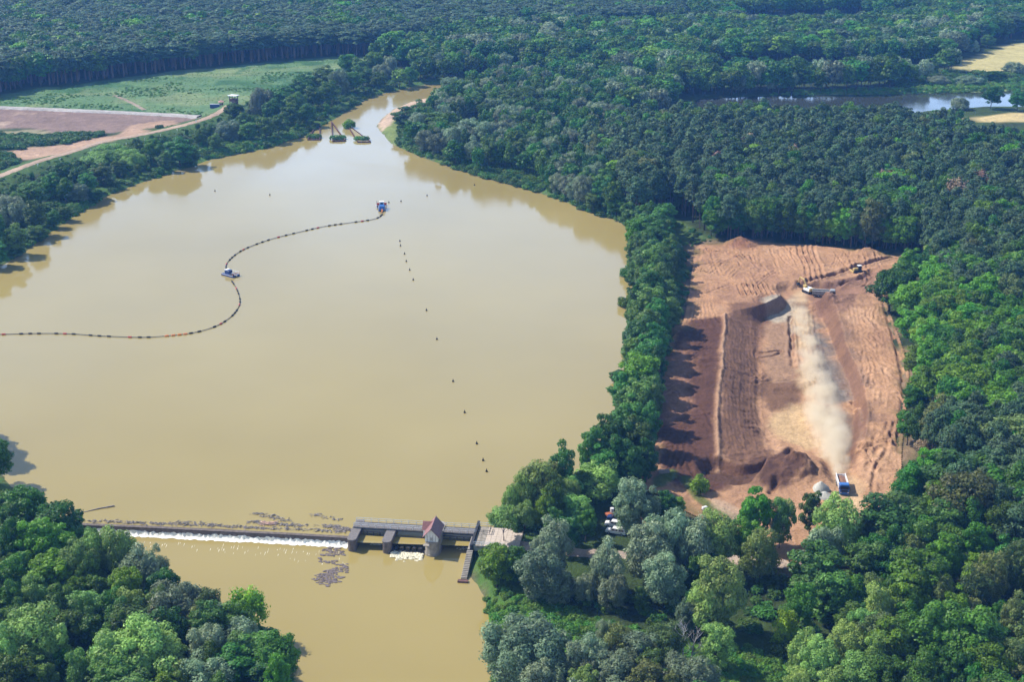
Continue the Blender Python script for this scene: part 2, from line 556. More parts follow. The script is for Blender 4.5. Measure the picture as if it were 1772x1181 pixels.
DIKE_PX = [(-80, 338), (0, 305), (60, 282), (120, 264), (175, 246), (230, 236), (280, 226), (330, 213), (365, 202), (384, 192), (396, 183)]
DIKE = smooth_line(PA(DIKE_PX, 3.2), 5)
MEADOW = PA([(-200, 192), (-60, 182), (60, 152), (110, 150), (200, 137), (300, 124), (430, 110), (560, 99), (640, 97), (640, 108), (560, 128), (480, 160), (430, 185), (390, 196), (345, 205), (200, 196), (0, 186), (-200, 184)], 1.6)
FIELD = PA([(-200, 182), (0, 187), (110, 191), (230, 196), (330, 203), (352, 207), (300, 213), (240, 218), (214, 228), (180, 231), (100, 232), (60, 222), (0, 224), (-200, 230)], 1.6)
SANDYARD = PA([(10, 262), (60, 252), (120, 247), (160, 238), (200, 232), (222, 216), (262, 208), (300, 206), (310, 212), (250, 222), (262, 230), (220, 240), (150, 258), (100, 270), (30, 275)], 2.2)
YARD2 = PA([(-150, 232), (0, 226), (60, 224), (130, 236), (60, 242), (0, 246), (-150, 250)], 2)
PASTURE = PA([(1655, 108), (1690, 100), (1730, 82), (1765, 74), (1850, 66), (1850, 110), (1772, 116), (1740, 126), (1690, 124), (1660, 118)], 1.6)
PASTURE2 = PA([(1670, 204), (1720, 199), (1790, 195), (1900, 190), (1900, 208), (1790, 211), (1700, 212)], 1.6)
PONDREED = PA([(1370, 157), (1570, 155), (1850, 143), (1850, 152), (1570, 163), (1400, 164)], 1.0)
STRIP = PA([(1350, 45), (1440, 39), (1500, 37), (1620, 30), (1625, 36), (1500, 46), (1440, 50), (1360, 56)], 1.6)
SANDBANK = PA([(655, 212), (668, 196), (700, 181), (735, 173), (760, 175), (745, 185), (712, 193), (690, 205), (672, 222), (660, 228)], .5)
GREENBANK = PA([(650, 222), (668, 205), (690, 202), (690, 255), (672, 246), (660, 231)], .6)
CLEARING = PA([(815, 200), (835, 198), (832, 225), (830, 255), (845, 290), (880, 296), (930, 312), (950, 330), (920, 330), (870, 312), (835, 296), (818, 262), (812, 225)], 1.5)
LUSH = PA([(842, 1030), (870, 1035), (900, 1045), (960, 1040), (1010, 1075), (1100, 1100), (1200, 1125), (1290, 1120), (1370, 1150), (1390, 1190), (1200, 1230), (900, 1200), (850, 1150)], 1.2)
CORNER = PA([(1150, 372), (1180, 385), (1210, 405), (1240, 418), (1205, 424), (1190, 440), (1175, 470), (1165, 420), (1155, 395)], 1.5)


ROAD_S_PX = [(828, 938), (870, 938), (930, 946), (1000, 955), (1060, 958), (1150, 965), (1250, 968), (1350, 972), (1420, 968), (1490, 955)]
ROAD_S = smooth_line(PA(ROAD_S_PX, 1.7), 5)
CARPARK = PA([(1086, 890), (1110, 882), (1142, 884), (1146, 906), (1122, 918), (1098, 918)], 1.6)


def land(x, y):
    return 1.6 + 0.5 * fbm(x, y, 45, 3) + 0.0 * x


def ground_raw(x, y):
    z0 = land(x, y)
    d_up = sdist(UP, x, y) + .8 * fbm(x, y, 9, 2)
    d_dn = sdist(DN, x, y) + .8 * fbm(x, y, 9, 2)
    d_po = sdist(POND, x, y)
    dk = ldist(DIKE, x, y)
    z0 = z0 + 1.7 * sm(1 - (dk - 3.0) / 9.0)
    zu = np.where(d_up > 0, z0 * sm(d_up / 5.5), np.maximum(-3.5, d_up * .5))
    zd = np.where(d_dn > 0, Z_DN + (z0 - Z_DN) * sm(d_dn / 6.0), Z_DN + np.maximum(-3.0, d_dn * .5))
    zp = np.where(d_po > 0, z0 * sm(d_po / 6.0), np.maximum(-2.0, d_po * .4))
    return np.minimum(np.minimum(zu, zd), zp), d_up, d_dn, d_po, dk


def height(x, y):
    return ground_raw(np.atleast_1d(np.asarray(x, float)), np.atleast_1d(np.asarray(y, float)))[0]


def axis_lines(segs):
    out = []
    for a, b, s in segs:
        n = max(1, int(round((b - a) / s)))
        out += list(np.linspace(a, b, n, endpoint=False))
    out.append(segs[-1][1])
    return np.array(out)


gx = axis_lines([(-3000, -1200, 200), (-1200, -520, 40), (-520, -330, 6), (-330, 260, 2.6), (260, 520, 8), (520, 1200, 40), (1200, 3000, 200)])
gy = axis_lines([(-100, 180, 20), (180, 720, 2.6), (720, 1250, 5), (1250, 1700, 15), (1700, 2600, 60), (2600, 5000, 240)])
GX, GY = np.meshgrid(gx, gy)
GZ, d_up, d_dn, d_po, d_dk = ground_raw(GX, GY)
d_pit = sdist(PIT, GX, GY)
GZ2 = np.where(d_pit < -3.0, -9.0, np.where(d_pit < 1.5, GZ - .3, GZ))
bound = 520


def blend(C, mask, col):
    m = np.clip(mask, 0, 1)[..., None]
    return C * (1 - m) + np.array([*col, 1.0]) * m


nz = fbm(GX, GY, 12, 4)
nz2 = fbm(GX, GY, 60, 3)
C = np.zeros(GX.shape + (4,)); C[...] = (0.035, 0.05, 0.02, 1)
C = blend(C, .5 + nz * 1.5, (0.05, 0.085, 0.022))
bank = np.exp(-(np.minimum(d_up, d_dn) / 14.0) ** 2)
C = blend(C, bank, (0.075, 0.15, 0.033))
C = blend(C, sm(.5 - np.minimum(d_up, d_dn) / 1.6), (0.16, 0.12, 0.08))
e = lambda poly, w=2.0: sm(.5 - (sdist(poly, GX, GY) + w * nz * 1.5) / w)
C = blend(C, sm((13 - d_dk) / 4), (0.07, 0.13, 0.035))
mw = e(MEADOW, 6)
C = blend(C, mw, (0.115, 0.205, 0.085))
C = blend(C, mw * sm(nz2 * 2.5 + .1 + nz * 1.6), (0.19, 0.25, 0.11))
C = blend(C, mw * sm(-nz2 * 2.5 - .05 + nz * 2.5), (0.055, 0.135, 0.05))
fl = e(FIELD, 3)
C = blend(C, fl, (0.235, 0.165, 0.135))
C = blend(C, fl * sm(nz * 2.2 - .25) * sm(-(GX - P(130, 215)[0]) / 40), (0.42, 0.31, 0.23))
C = blend(C, e(SANDYARD, 3), (0.42, 0.28, 0.19))
C = blend(C, e(YARD2, 3), (0.30, 0.27, 0.16))
C = blend(C, e(PASTURE, 6), (0.46, 0.40, 0.17))
C = blend(C, e(PASTURE2, 4), (0.55, 0.43, 0.20))
C = blend(C, e(PONDREED, 3), (0.20, 0.27, 0.09))
C = blend(C, e(STRIP, 5), (0.22, 0.27, 0.11))
C = blend(C, e(GREENBANK, 3), (0.17, 0.22, 0.07))
C = blend(C, e(SANDBANK, 2), (0.50, 0.37, 0.27))
C = blend(C, e(CLEARING, 4), (0.13, 0.17, 0.055))
C = blend(C, e(LUSH, 4), (0.085, 0.20, 0.022))
C = blend(C, e(CORNER, 3), (0.09, 0.15, 0.04))
C = blend(C, e(CARPARK, 4), (0.40, 0.27, 0.18))
C = blend(C, sm((9 - d_pit) / 8) * (d_pit > -3) * sm(.5 + nz * 2), (0.22, 0.15, 0.09))
gm = grid_mesh('ground', GX, GY, GZ2, M['soil'], col=C)
tag(link('ground', gm), kind='structure')

# water sheets
def sheet(name, poly, z, mat):
    V = [(x, y, z) for x, y in poly]
    o = link(name, mesh_from(name, V, [tuple(range(len(V)))], mat))
    return tag(o, kind='structure')


# the upper lake stops at the weir crest; the lower river begins there
wl = UP.copy()
UPW = PA([(-420, 910), (148, 906.5), (380, 916), (604, 930), (618, 939.5), (820, 946), (826, 928), (1130, 900), (1130, 380), (1000, 250), (920, 120), (640, 120), (300, 230), (-100, 440), (-600, 600)])
sheet('lake_water', UPW[::-1], 0.0, M['water'])
DNW = PA([(100, 914), (380, 922), (600, 936), (640, 926), (822, 934), (870, 960), (900, 1300), (910, 1600), (500, 1600), (60, 1000)], Z_DN)
sheet('river_water', DNW[::-1], Z_DN, M['water'])
sheet('pond_water', PA([(1100, 240), (1200, 162), (1560, 158), (1900, 148), (1950, 215), (1700, 215)], 0)[::-1], 0.0, M['pond'])


# roads: strips that follow the ground
def strip(name, line, width, mat, lift=.06, col=(0.46, 0.33, 0.23, 1), zfun=None, kind='structure', across=5, edge=.5):
    line = np.asarray(line)
    d = np.gradient(line, axis=0); d /= np.linalg.norm(d, axis=1)[:, None] + 1e-9
    nrm = np.stack([-d[:, 1], d[:, 0]], 1)
    ts = np.linspace(-.5, .5, across)
    w = width if np.ndim(width) else np.full(len(line), width)
    jit = 1 + .18 * np.array([math.sin(i * 1.7) * math.sin(i * .61 + 1) for i in range(len(line))])
    X = line[:, None, 0] + nrm[:, None, 0] * ts[None] * (w * jit)[:, None]
    Y = line[:, None, 1] + nrm[:, None, 1] * ts[None] * (w * jit)[:, None]
    Z = (zfun(X, Y) if zfun else height(X.ravel(), Y.ravel()).reshape(X.shape)) + lift
    Z[:, 0] -= lift + .12; Z[:, -1] -= lift + .12
    Cc = np.zeros(X.shape + (4,)); Cc[...] = col
    dark = (np.abs(np.abs(ts) - .25) < .12)
    Cc[:, dark, :3] *= .9
    o = link(name, grid_mesh(name, X, Y, Z, mat, col=Cc))
    return tag(o, kind=kind)


def dense(line, step=2.0):
    out = []
    for a, b in zip(line[:-1], line[1:]):
        n = max(1, int(np.linalg.norm(b - a) / step))
        for k in range(n): out.append(a + (b - a) * k / n)
    out.append(line[-1])
    return np.array(out)


strip('dike_road', dense(DIKE), 5.6, M['soil'], lift=.2, col=(0.45, 0.33, 0.24, 1), across=9)
strip('weir_road', dense(ROAD_S), 6.0, M['soil'], lift=.12, col=(0.46, 0.36, 0.28, 1))
TRK = smooth_line(PA([(823, 262), (827, 248), (826, 236), (829, 224), (836, 218)], 1.6), 4)
for k, off in ((0, -1.0), (1, 1.0)):
    strip('wheel_track', dense(TRK + np.array([off, 0])), 1.1, M['soil'], lift=.12, col=(0.55, 0.5, 0.42, 1))
EMB = smooth_line(PA([(-120, 180), (0, 186), (100, 190), (200, 194), (300, 199), (345, 203)], 2.0), 6)
strip('stone_embankment', dense(EMB), 7.5, M['soil'], lift=.9, col=(0.44, 0.41, 0.38, 1), across=7)
strip('gully', dense(smooth_line(PA([(198, 165), (215, 172), (232, 180), (250, 190)], 1.6), 4)), 4.0, M['soil'], lift=.15, col=(0.33, 0.27, 0.2, 1))


# ------------------------------------------------------------------ the pit
px0, px1 = PIT[:, 0].min() - 1, PIT[:, 0].max() + 1
py0, py1 = PIT[:, 1].min() - 1, PIT[:, 1].max() + 1
STEP = 0.4
QX, QY = np.meshgrid(np.arange(px0, px1, STEP), np.arange(py0, py1, STEP))
dP = sdist(PIT, QX, QY)
base, *_ = ground_raw(QX, QY)
inr = sm(-dP / 5)
plate = 1.7 + .35 * fbm(QX, QY, 30, 3) + .15 * fbm(QX, QY, 5, 3)
QZ = base * (1 - inr) + plate * inr
CREST = smooth_line(PA([(1246, 620), (1252, 570), (1258, 545), (1285, 534), (1320, 526), (1350, 512), (1346, 492), (1374, 488), (1382, 500), (1400, 512), (1440, 522), (1458, 560), (1472, 610), (1492, 660), (1504, 720), (1496, 780),
                      (1478, 800), (1478, 835), (1450, 850), (1400, 842), (1370, 812), (1340, 830), (1300, 838), (1264, 830), (1246, 800), (1238, 760), (1240, 700)], 1.6), 5, True)
FLOOR = smooth_line(PA([(1318, 690), (1312, 620), (1318, 556), (1345, 544), (1366, 531), (1378, 522), (1396, 524), (1420, 550), (1440, 600), (1462, 650), (1476, 690), (1474, 740), (1456, 775), (1420, 785), (1385, 795), (1350, 790), (1330, 765), (1320, 725)], -3.5), 5, True)
dC = sdist(CREST, QX, QY) + 1.2 * fbm(QX, QY, 14, 3)
dF = sdist(FLOOR, QX, QY) + 1.0 * fbm(QX, QY, 10, 3)
tt = np.clip(-dC, 0, None) / (np.clip(-dC, 0, None) + np.clip(dF, 0, None) + 1e-6)
DEPTH = 5.2
QZ = QZ - DEPTH * (.35 * sm(tt) + .65 * tt)
# east bench: a dug step between crest and the light slope
EASTLINE = smooth_line(PA([(1530, 515), (1545, 570), (1560, 630), (1566, 690), (1555, 770)], 1.6), 5)
QZ -= .9 * np.exp(-(ldist(EASTLINE, QX, QY) / 1.1) ** 2)


WX = QX + 1.0 * fbm(QX, QY, 16, 3) + .4 * fbm(QX, QY, 4, 2)
WY = QY + 1.0 * fbm(QX + 90, QY - 40, 16, 3)


def groove(line, depth=.4, w=.6, berm=.25, z=1.6, px=True, n=5):
    ln = smooth_line(PA(line, z), n) if px else line
    w = w * .8
    x0, x1 = ln[:, 0].min() - 5, ln[:, 0].max() + 5
    y0, y1 = ln[:, 1].min() - 5, ln[:, 1].max() + 5
    i0, i1 = np.searchsorted(QX[0], [x0, x1]); j0, j1 = np.searchsorted(QY[:, 0], [y0, y1])
    if i1 <= i0 or j1 <= j0: return
    sx, sy = WX[j0:j1, i0:i1], WY[j0:j1, i0:i1]
    d = ldist(ln, sx, sy)
    am = .2 + .75 * vnoise(sx / 4 + 3, sy / 4 + 8)
    QZ[j0:j1, i0:i1] += am * (-depth * np.exp(-(d / w) ** 2) + berm * np.exp(-((d - 2.0 * w) / (.8 * w)) ** 2))


# dug trenches beside the excavator
groove([(1398, 488), (1430, 480), (1465, 468), (1500, 457), (1545, 446)], 2.2, 1.4, .8)
groove([(1425, 497), (1460, 490), (1490, 482), (1515, 468)], 2.0, 1.6, .7)
groove([(1378, 500), (1383, 488)], 2.2, 1.2, .2)
groove([(1560, 462), (1572, 470)], 1.5, 1.2, .5)
# bulldozer tracks over the upper terrace, fans of ruts and tooth marks
rr = random.Random(3)
for k in range(9):
    groove([(1210 + rr.uniform(0, 30), 452 + 6 * k + rr.uniform(-4, 4)), (1260 + rr.uniform(0, 20), 458 + 6 * k), (1310, 470 + 5 * k), (1350 + rr.uniform(-10, 10), 480 + 4 * k)], rr.uniform(.15, .4), .6, .2)
for k in range(4):
    o_ = 9 * k
    groove([(1378 + o_, 424), (1386 + o_, 445), (1395 + o_, 465), (1399 + o_, 486)], .75 if k < 2 else .4, .8, .4)
for k in range(12):
    x_ = 1225 + 26 * k + rr.uniform(-8, 8)
    groove([(x_, 432 + rr.uniform(-4, 6)), (x_ + rr.uniform(5, 16), 450), (x_ + rr.uniform(10, 34), 466 + rr.uniform(-4, 14))], rr.uniform(.2, .5), .55, .25)
for k in range(8):
    x_ = 1276 + 9 * k
    groove([(x_, 495 + rr.uniform(-2, 2)), (x_ + 9, 512 + rr.uniform(-2, 2))], .55, .55, .35)
for k in range(5):
    groove([(1450 + 5 * k, 438), (1446 + 5 * k, 450), (1440 + 5 * k, 464)], .4, .5, .25)
for k in range(7):
    groove([(1205 + 2 * k, 428), (1208 + 3 * k, 470), (1200 + 5 * k, 520), (1190 + 9 * k, 560)], rr.uniform(.1, .35), .5, .15)
# long grader lines down the west terrace and the west slope
for k in range(10):
    x_ = 1196 + 5.4 * k
    groove([(x_ + 8, 560), (x_ + 2, 640), (x_ - 4, 710), (x_ - 8, 790 + rr.uniform(-20, 10))], rr.uniform(.08, .3), .7, .12)
for k in range(11):
    t_ = k / 10
    groove([(1258 + 52 * t_, 552 + 20 * t_), (1252 + 58 * t_, 620), (1248 + 62 * t_, 690), (1250 + 66 * t_, 745), (1258 + 62 * t_, 785)], rr.uniform(.08, .32), .7, .25, z=1.6 - 4.5 * t_)
for k in range(10):
    groove([(1140 + 6 * k, 690 - 10 * k), (1165 + 5 * k, 680 - 9 * k), (1195 + 3 * k, 655 - 7 * k)], rr.uniform(.2, .5), .6, .3)
for k in range(7):
    groove([(1118 + 10 * k, 815), (1130 + 9 * k, 780), (1148 + 7 * k, 740)], rr.uniform(.15, .4), .6, .2)
# east slope ruts
for k in range(10):
    t_ = k / 9
    groove([(1470 + 58 * t_, 530), (1482 + 62 * t_, 590), (1500 + 64 * t_, 660), (1508 + 50 * t_, 740), (1498 + 56 * t_, 820), (1486 + 62 * t_, 880)], rr.uniform(.06, .26), .6, .15)
groove([(1548, 735), (1535, 780), (1514, 815), (1512, 860)], .8, .6, .3)
groove([(1565, 790), (1556, 830), (1552, 860)], .6, .5, .3)
for k in range(14):
    a_ = rr.uniform(1490, 1550); b_ = rr.uniform(560, 840)
    groove([(a_, b_), (a_ + rr.uniform(-14, 14), b_ + rr.uniform(6, 24))], rr.uniform(.2, .6), rr.uniform(.4, .9), .3)
# floor ruts
for k in range(5):
    groove([(1376 + 8 * k, 540), (1386 + 8 * k, 620), (1398 + 9 * k, 700), (1412 + 8 * k, 770), (1432 + 5 * k, 820)], rr.uniform(.1, .3), .6, .15, z=-3.5)
groove([(1368, 545), (1370, 590), (1374, 630)], 1.3, .9, .5, z=-2.5)
groove([(1316, 610), (1350, 606), (1346, 612), (1320, 618)], .9, .6, .5, z=-3)
groove([(1476, 690), (1492, 712), (1496, 745)], 1.0, .8, .5, z=-2)


# scattered blade passes and ruts in every direction over the dry upper ground and the east slope
for k in range(150):
    if k < 70: cx_, cy_ = rr.uniform(1205, 1545), rr.uniform(428, 520)
    elif k < 105: cx_, cy_ = rr.uniform(1490, 1560), rr.uniform(540, 860)
    elif k < 130: cx_, cy_ = rr.uniform(1140, 1245), rr.uniform(580, 850)
    else: cx_, cy_ = rr.uniform(1250, 1330), rr.uniform(560, 800)
    an = rr.choice([.15, .5, -.35, 1.2, 1.5, -1.1]) + rr.uniform(-.2, .2)
    Lp = rr.uniform(8, 34); n_ = rr.randint(1, 3)
    for q_ in range(n_):
        ox, oy = q_ * 6 * math.sin(an), -q_ * 3 * math.cos(an)
        groove([(cx_ - Lp * math.cos(an) + ox, cy_ - Lp * .5 * math.sin(an) + oy), (cx_ + ox + rr.uniform(-3, 3), cy_ + oy), (cx_ + Lp * math.cos(an) + ox, cy_ + Lp * .5 * math.sin(an) + oy)], rr.uniform(.12, .4), rr.uniform(.4, .8), rr.uniform(.1, .3), n=3)


def mound(px, py, r, h, z=1.6, sx=1.0, sy=1.0, rot=0.0, p=1.0):
    global QZ
    cx, cy = P(px, py, z)
    dx, dy = QX - cx, QY - cy
    ux = (dx * math.cos(rot) + dy * math.sin(rot)) / sx; uy = (-dx * math.sin(rot) + dy * math.cos(rot)) / sy
    d = np.sqrt(ux * ux + uy * uy) / r + .25 * fbm(QX, QY, 3, 3)
    QZ += h * np.clip(1 - d, 0, 1) ** p


mound(1281, 421, 8.5, 3.2)
mound(1505, 438, 7.5, 2.4)
mound(1440, 512, 10, 2.6, sx=1.4)
mound(1425, 520, 6, 2.0)
mound(1352, 700, 16, -1.4, z=-3, sx=1.0, sy=2.0, p=.6)
# the lower basin: its scarp is the cut end of the long west slope
BASIN = smooth_line(PA([(1212, 806), (1250, 806), (1280, 816), (1306, 812), (1332, 796), (1358, 770), (1370, 764), (1376, 786), (1352, 806), (1328, 816), (1316, 836), (1285, 852), (1240, 846), (1210, 826)], -.5), 5, True)
QZ -= 3.4 * sm((.6 - (sdist(BASIN, QX, QY) + .7 * fbm(QX, QY, 5, 3))) / 2.2)
LIP = smooth_line(PA([(1254, 545), (1252, 600), (1247, 660), (1243, 718), (1241, 760), (1244, 800)], 1.6), 5)
QZ += .75 * np.exp(-(ldist(LIP, WX, WY) / .7) ** 2)
mound(1352, 822, 13, 2.6, z=0, sx=1.3, sy=.9, rot=.1)
mound(1325, 828, 8, 1.6, z=0)
mound(1375, 826, 6, 3.0, z=0)
mound(1360, 690, 7, 1.5, z=-3.3, sx=2)
mound(1395, 668, 6, 2.0, z=-3.3, sx=2.4)
groove([(1346, 836), (1338, 848), (1333, 856)], 2.0, 1.0, .3)
mound(1395, 806, 14, 2.0, z=0, sx=1, sy=2, rot=.4)
# truck ramp: brings the floor up to the yard in the south
RAMP = smooth_line(PA([(1440, 760), (1452, 800), (1460, 838), (1466, 880), (1478, 930)], 0.0), 5)
rd = ldist(RAMP, QX, QY)
yb = P(1440, 760, -3)[1]; yt = P(1462, 860, 1)[1]
rz_ = -3.3 + (1.3 + 3.3) * sm((yb - QY) / (yb - yt))
wq = sm((6.5 - rd) / 4.5) * (QY < yb + 14)
QZ = QZ * (1 - wq) + (rz_ + .1 * fbm(QX, QY, 3, 3)) * wq
QZ += .22 * fbm(QX, QY, 1.8, 4) * inr + .3 * np.abs(fbm(QX, QY, 7, 4)) * inr + .10 * fbm(QX * 3, QY * .5, 2.2, 3) * inr
# levelled working pad for excavator and truck
pcx, pcy = P(1413, 512, -.6)
pd = np.hypot((QX - pcx) / 1.6, QY - pcy)
pw = sm((11.5 - pd) / 4.0)
QZ = QZ * (1 - pw) + (-.6 + .06 * fbm(QX, QY, 2.5, 3)) * pw
QZ = np.where(dP > -1.2, np.maximum(base + .02, QZ * 0 + base), QZ)
QZ = np.maximum(QZ, -8.4)

n1 = fbm(QX, QY, 26, 4); n2 = fbm(QX, QY, 6, 4); n3 = fbm(WX * 1.0, WY * .16, 3.0, 4)
PC = np.zeros(QX.shape + (4,)); PC[...] = (0.47, 0.285, 0.17, 1)


def pb(mask, col):
    global PC
    PC = blend(PC, mask, col)


def area(pts, z=1.6, w=4.0):
    return sm(.5 - (sdist(smooth_line(PA(pts, z), 4, True), QX, QY) + w * (.7 * n2 + .5 * n1)) / w)


pb(sm(n1 * 1.6 + n3 * 1.2 - .1) * .7, (0.54, 0.35, 0.225))
pb(sm(-n1 * 1.5 + n3 * 1.5 - .15) * .6, (0.33, 0.195, 0.13))
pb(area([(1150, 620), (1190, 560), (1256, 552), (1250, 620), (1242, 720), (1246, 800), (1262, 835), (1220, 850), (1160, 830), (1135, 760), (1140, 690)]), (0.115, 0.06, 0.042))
pb(area([(1140, 690), (1150, 640), (1185, 590), (1200, 610), (1190, 660), (1195, 700), (1160, 730)], w=6) * .8, (0.36, 0.205, 0.135))
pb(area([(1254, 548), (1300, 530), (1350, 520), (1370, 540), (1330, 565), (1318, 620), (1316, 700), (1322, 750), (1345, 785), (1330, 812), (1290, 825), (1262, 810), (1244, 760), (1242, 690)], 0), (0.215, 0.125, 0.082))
pb(area([(1106, 838), (1118, 800), (1134, 764), (1146, 768), (1136, 805), (1140, 842), (1120, 848)], 1.6, 2), (0.42, 0.25, 0.155))
pb(area([(1132, 836), (1150, 818), (1168, 814), (1170, 824), (1150, 838), (1136, 844)], 1.6, 2) * .9, (0.11, 0.17, 0.04))
pb(sm(1.6 - ldist(smooth_line(PA([(1186, 830), (1200, 852), (1222, 872), (1256, 892), (1292, 908)], 1.6), 4), WX, WY) / 1.5) * .85, (0.09, 0.15, 0.035))
pb(area([(1300, 800), (1330, 790), (1380, 805), (1395, 830), (1360, 850), (1310, 850)], 0, 5), (0.12, 0.068, 0.05))
pb(sm((1.5 - (sdist(BASIN, QX, QY) + 1.0 * n2)) / 2.5), (0.115, 0.068, 0.05))
pb(.8 * np.exp(-(ldist(LIP, WX, WY) / .8) ** 2), (0.50, 0.33, 0.22))
pb(area([(1316, 640), (1345, 650), (1385, 660), (1392, 690), (1360, 705), (1318, 700)], -3), (0.21, 0.125, 0.08))
pb(area([(1328, 562), (1368, 556), (1374, 600), (1376, 650), (1330, 655), (1322, 610)], -3.3), (0.36, 0.235, 0.155))
pb(area([(1384, 530), (1412, 560), (1440, 600), (1462, 650), (1480, 690), (1462, 700), (1425, 690), (1400, 640), (1392, 580)], -3.5, 9), (0.215, 0.2, 0.185))  # grey floor beside the dust, the plume's shadow painted into its colour
pb(area([(1325, 540), (1372, 530), (1392, 520), (1396, 560), (1370, 552), (1340, 556)], -3.3), (0.48, 0.43, 0.35))
pb(area([(1326, 712), (1352, 700), (1392, 700), (1412, 740), (1404, 780), (1376, 768), (1344, 752)], -3.4), (0.56, 0.41, 0.24))
pb(area([(1378, 520), (1396, 520), (1408, 620), (1425, 700), (1448, 770), (1470, 830), (1490, 890), (1490, 940), (1455, 900), (1440, 850), (1425, 800), (1400, 740), (1388, 660), (1380, 580)], -2.5, 5), (0.58, 0.43, 0.27))
pb(area([(1420, 700), (1470, 700), (1495, 740), (1480, 800), (1455, 790), (1440, 760)], -2, 8), (0.23, 0.145, 0.10))
pb(area([(1440, 520), (1462, 560), (1476, 610), (1496, 660), (1508, 720), (1496, 780), (1482, 760), (1486, 700), (1464, 640), (1446, 580)], 0, 7) * .8, (0.26, 0.165, 0.115))
pb(area([(1400, 500), (1470, 480), (1520, 470), (1500, 500), (1470, 540), (1420, 530)], 1.6), (0.30, 0.18, 0.125))
pb(np.exp(-(ldist(smooth_line(PA([(1281, 423), (1282, 424)], 2), 2), QX, QY) / 6) ** 2), (0.28, 0.14, 0.085))
pb(area([(1228, 862), (1270, 880), (1300, 905), (1285, 915), (1240, 880)], 1.6, 2) * .7, (0.52, 0.40, 0.30))
# steep faces are tinted a darker brown
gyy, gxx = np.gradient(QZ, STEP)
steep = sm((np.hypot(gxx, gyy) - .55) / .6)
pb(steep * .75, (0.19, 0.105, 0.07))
edge_ = np.exp(-(dP / 4.0) ** 2) * sm(.35 + n2 * 2)
pb(edge_ * .8, (0.14, 0.13, 0.05))
PC[..., :3] *= np.array([0.84, 0.79, 0.735])
keep = (dP < 0)[:-1, :-1] & (dP < 0)[1:, 1:] & (dP < 0)[1:, :-1] & (dP < 0)[:-1, 1:]
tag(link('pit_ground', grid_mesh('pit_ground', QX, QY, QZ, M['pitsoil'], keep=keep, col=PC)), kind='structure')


def pit_z(x, y):
    i = int((x - px0) / STEP); j = int((y - py0) / STEP)
    if 0 <= i < QZ.shape[1] and 0 <= j < QZ.shape[0] and dP[j, i] < -1: return float(QZ[j, i])
    return float(height([x], [y])[0])


def Pz(px, py, guess=1.5):
    """ground point seen at a pixel, on the real relief: walk down the line of sight"""
    z = 6.0
    while z > -9:
        x, y = P(px, py, z)
        g = pit_z(x, y)
        if g >= z: return x, y, g
        z -= .1
    return x, y, g
# ------------------------------------------------------------------ trees: crown and trunk meshes
def fib_dirs(n, rng, zmin=-.5):
    out = []
    for i in range(n):
        z = 1 - (1 - zmin) * (i + .5) / n
        a = i * 2.39996 + rng.uniform(-.3, .3)
        r = math.sqrt(max(0, 1 - z * z))
        out.append((r * math.cos(a), r * math.sin(a), z))
    return np.array(out)


def leaf_quads(pos, nrm, size, rng, asp=1.5):
    n = len(pos)
    nrm = nrm / (np.linalg.norm(nrm, axis=1)[:, None] + 1e-9)
    a = rng.normal(size=(n, 3)); u = np.cross(nrm, a); u /= np.linalg.norm(u, axis=1)[:, None] + 1e-9
    v = np.cross(nrm, u)
    su = (size * asp * .5)[:, None]; sv = (size * .5)[:, None]
    k = rng.uniform(.5, 1.0, (n, 1))
    bend = nrm * (size * rng.uniform(-.2, .2, n))[:, None]
    return np.stack([pos - u * su, pos - v * sv * k + bend, pos + u * su, pos + v * sv], 1)


def crown_lobes(rng, R, H, n, cz, zmin, lr, shape):
    """puffs of foliage spread through the crown"""
    dirs = fib_dirs(n, rng, zmin)
    rz = H
    c = dirs * np.array([R, R, rz])
    k = rng.uniform(.55, .92, (n, 1)) * (1 + shape * rng.normal(size=(n, 1)))
    c = c * np.clip(k, .3, 1.0)
    r = R * rng.uniform(lr[0], lr[1], n)
    inn = int(n * .22)
    ci = rng.normal(size=(inn, 3)) * np.array([R * .3, R * .3, rz * .35])
    c = np.concatenate([c, ci]); r = np.concatenate([r, R * rng.uniform(lr[0], lr[1], inn)])
    dirs = np.concatenate([dirs, np.tile([[0, 0, 1.0]], (inn, 1))])
    c[:, 2] += cz
    return c, r, dirs


def leaves_on(c, r, dirs, rng, nleaf, size, jag=.35, droop=0.0, flat=.85):
    w = r ** 2; w = w / w.sum()
    P_, N_, S_, T_ = [], [], [], []
    for i in range(len(c)):
        n = max(6, int(nleaf * w[i]))
        d = rng.normal(size=(n * 2, 3)); d /= np.linalg.norm(d, axis=1)[:, None]
        ok = (d @ dirs[i] + .5 * d[:, 2]) > -.45
        d = d[ok][:n]
        rad = r[i] * (1 - np.abs(rng.normal(size=len(d))) * .22 + jag * rng.random(len(d)) ** 3)
        p = c[i] + d * rad[:, None] * np.array([1, 1, flat])
        p[:, 2] -= droop * (np.hypot(d[:, 0], d[:, 1]) ** 2) * r[i]
        P_.append(p); N_.append(d + .4 * rng.normal(size=d.shape) + np.array([0, 0, .3]))
        S_.append(size * rng.uniform(.6, 1.35, len(d)))
        T_.append(np.full(len(d), rng.uniform(.8, 1.2)) * rng.uniform(.75, 1.25, len(d)))
    return np.concatenate(P_), np.concatenate(N_), np.concatenate(S_), np.concatenate(T_)


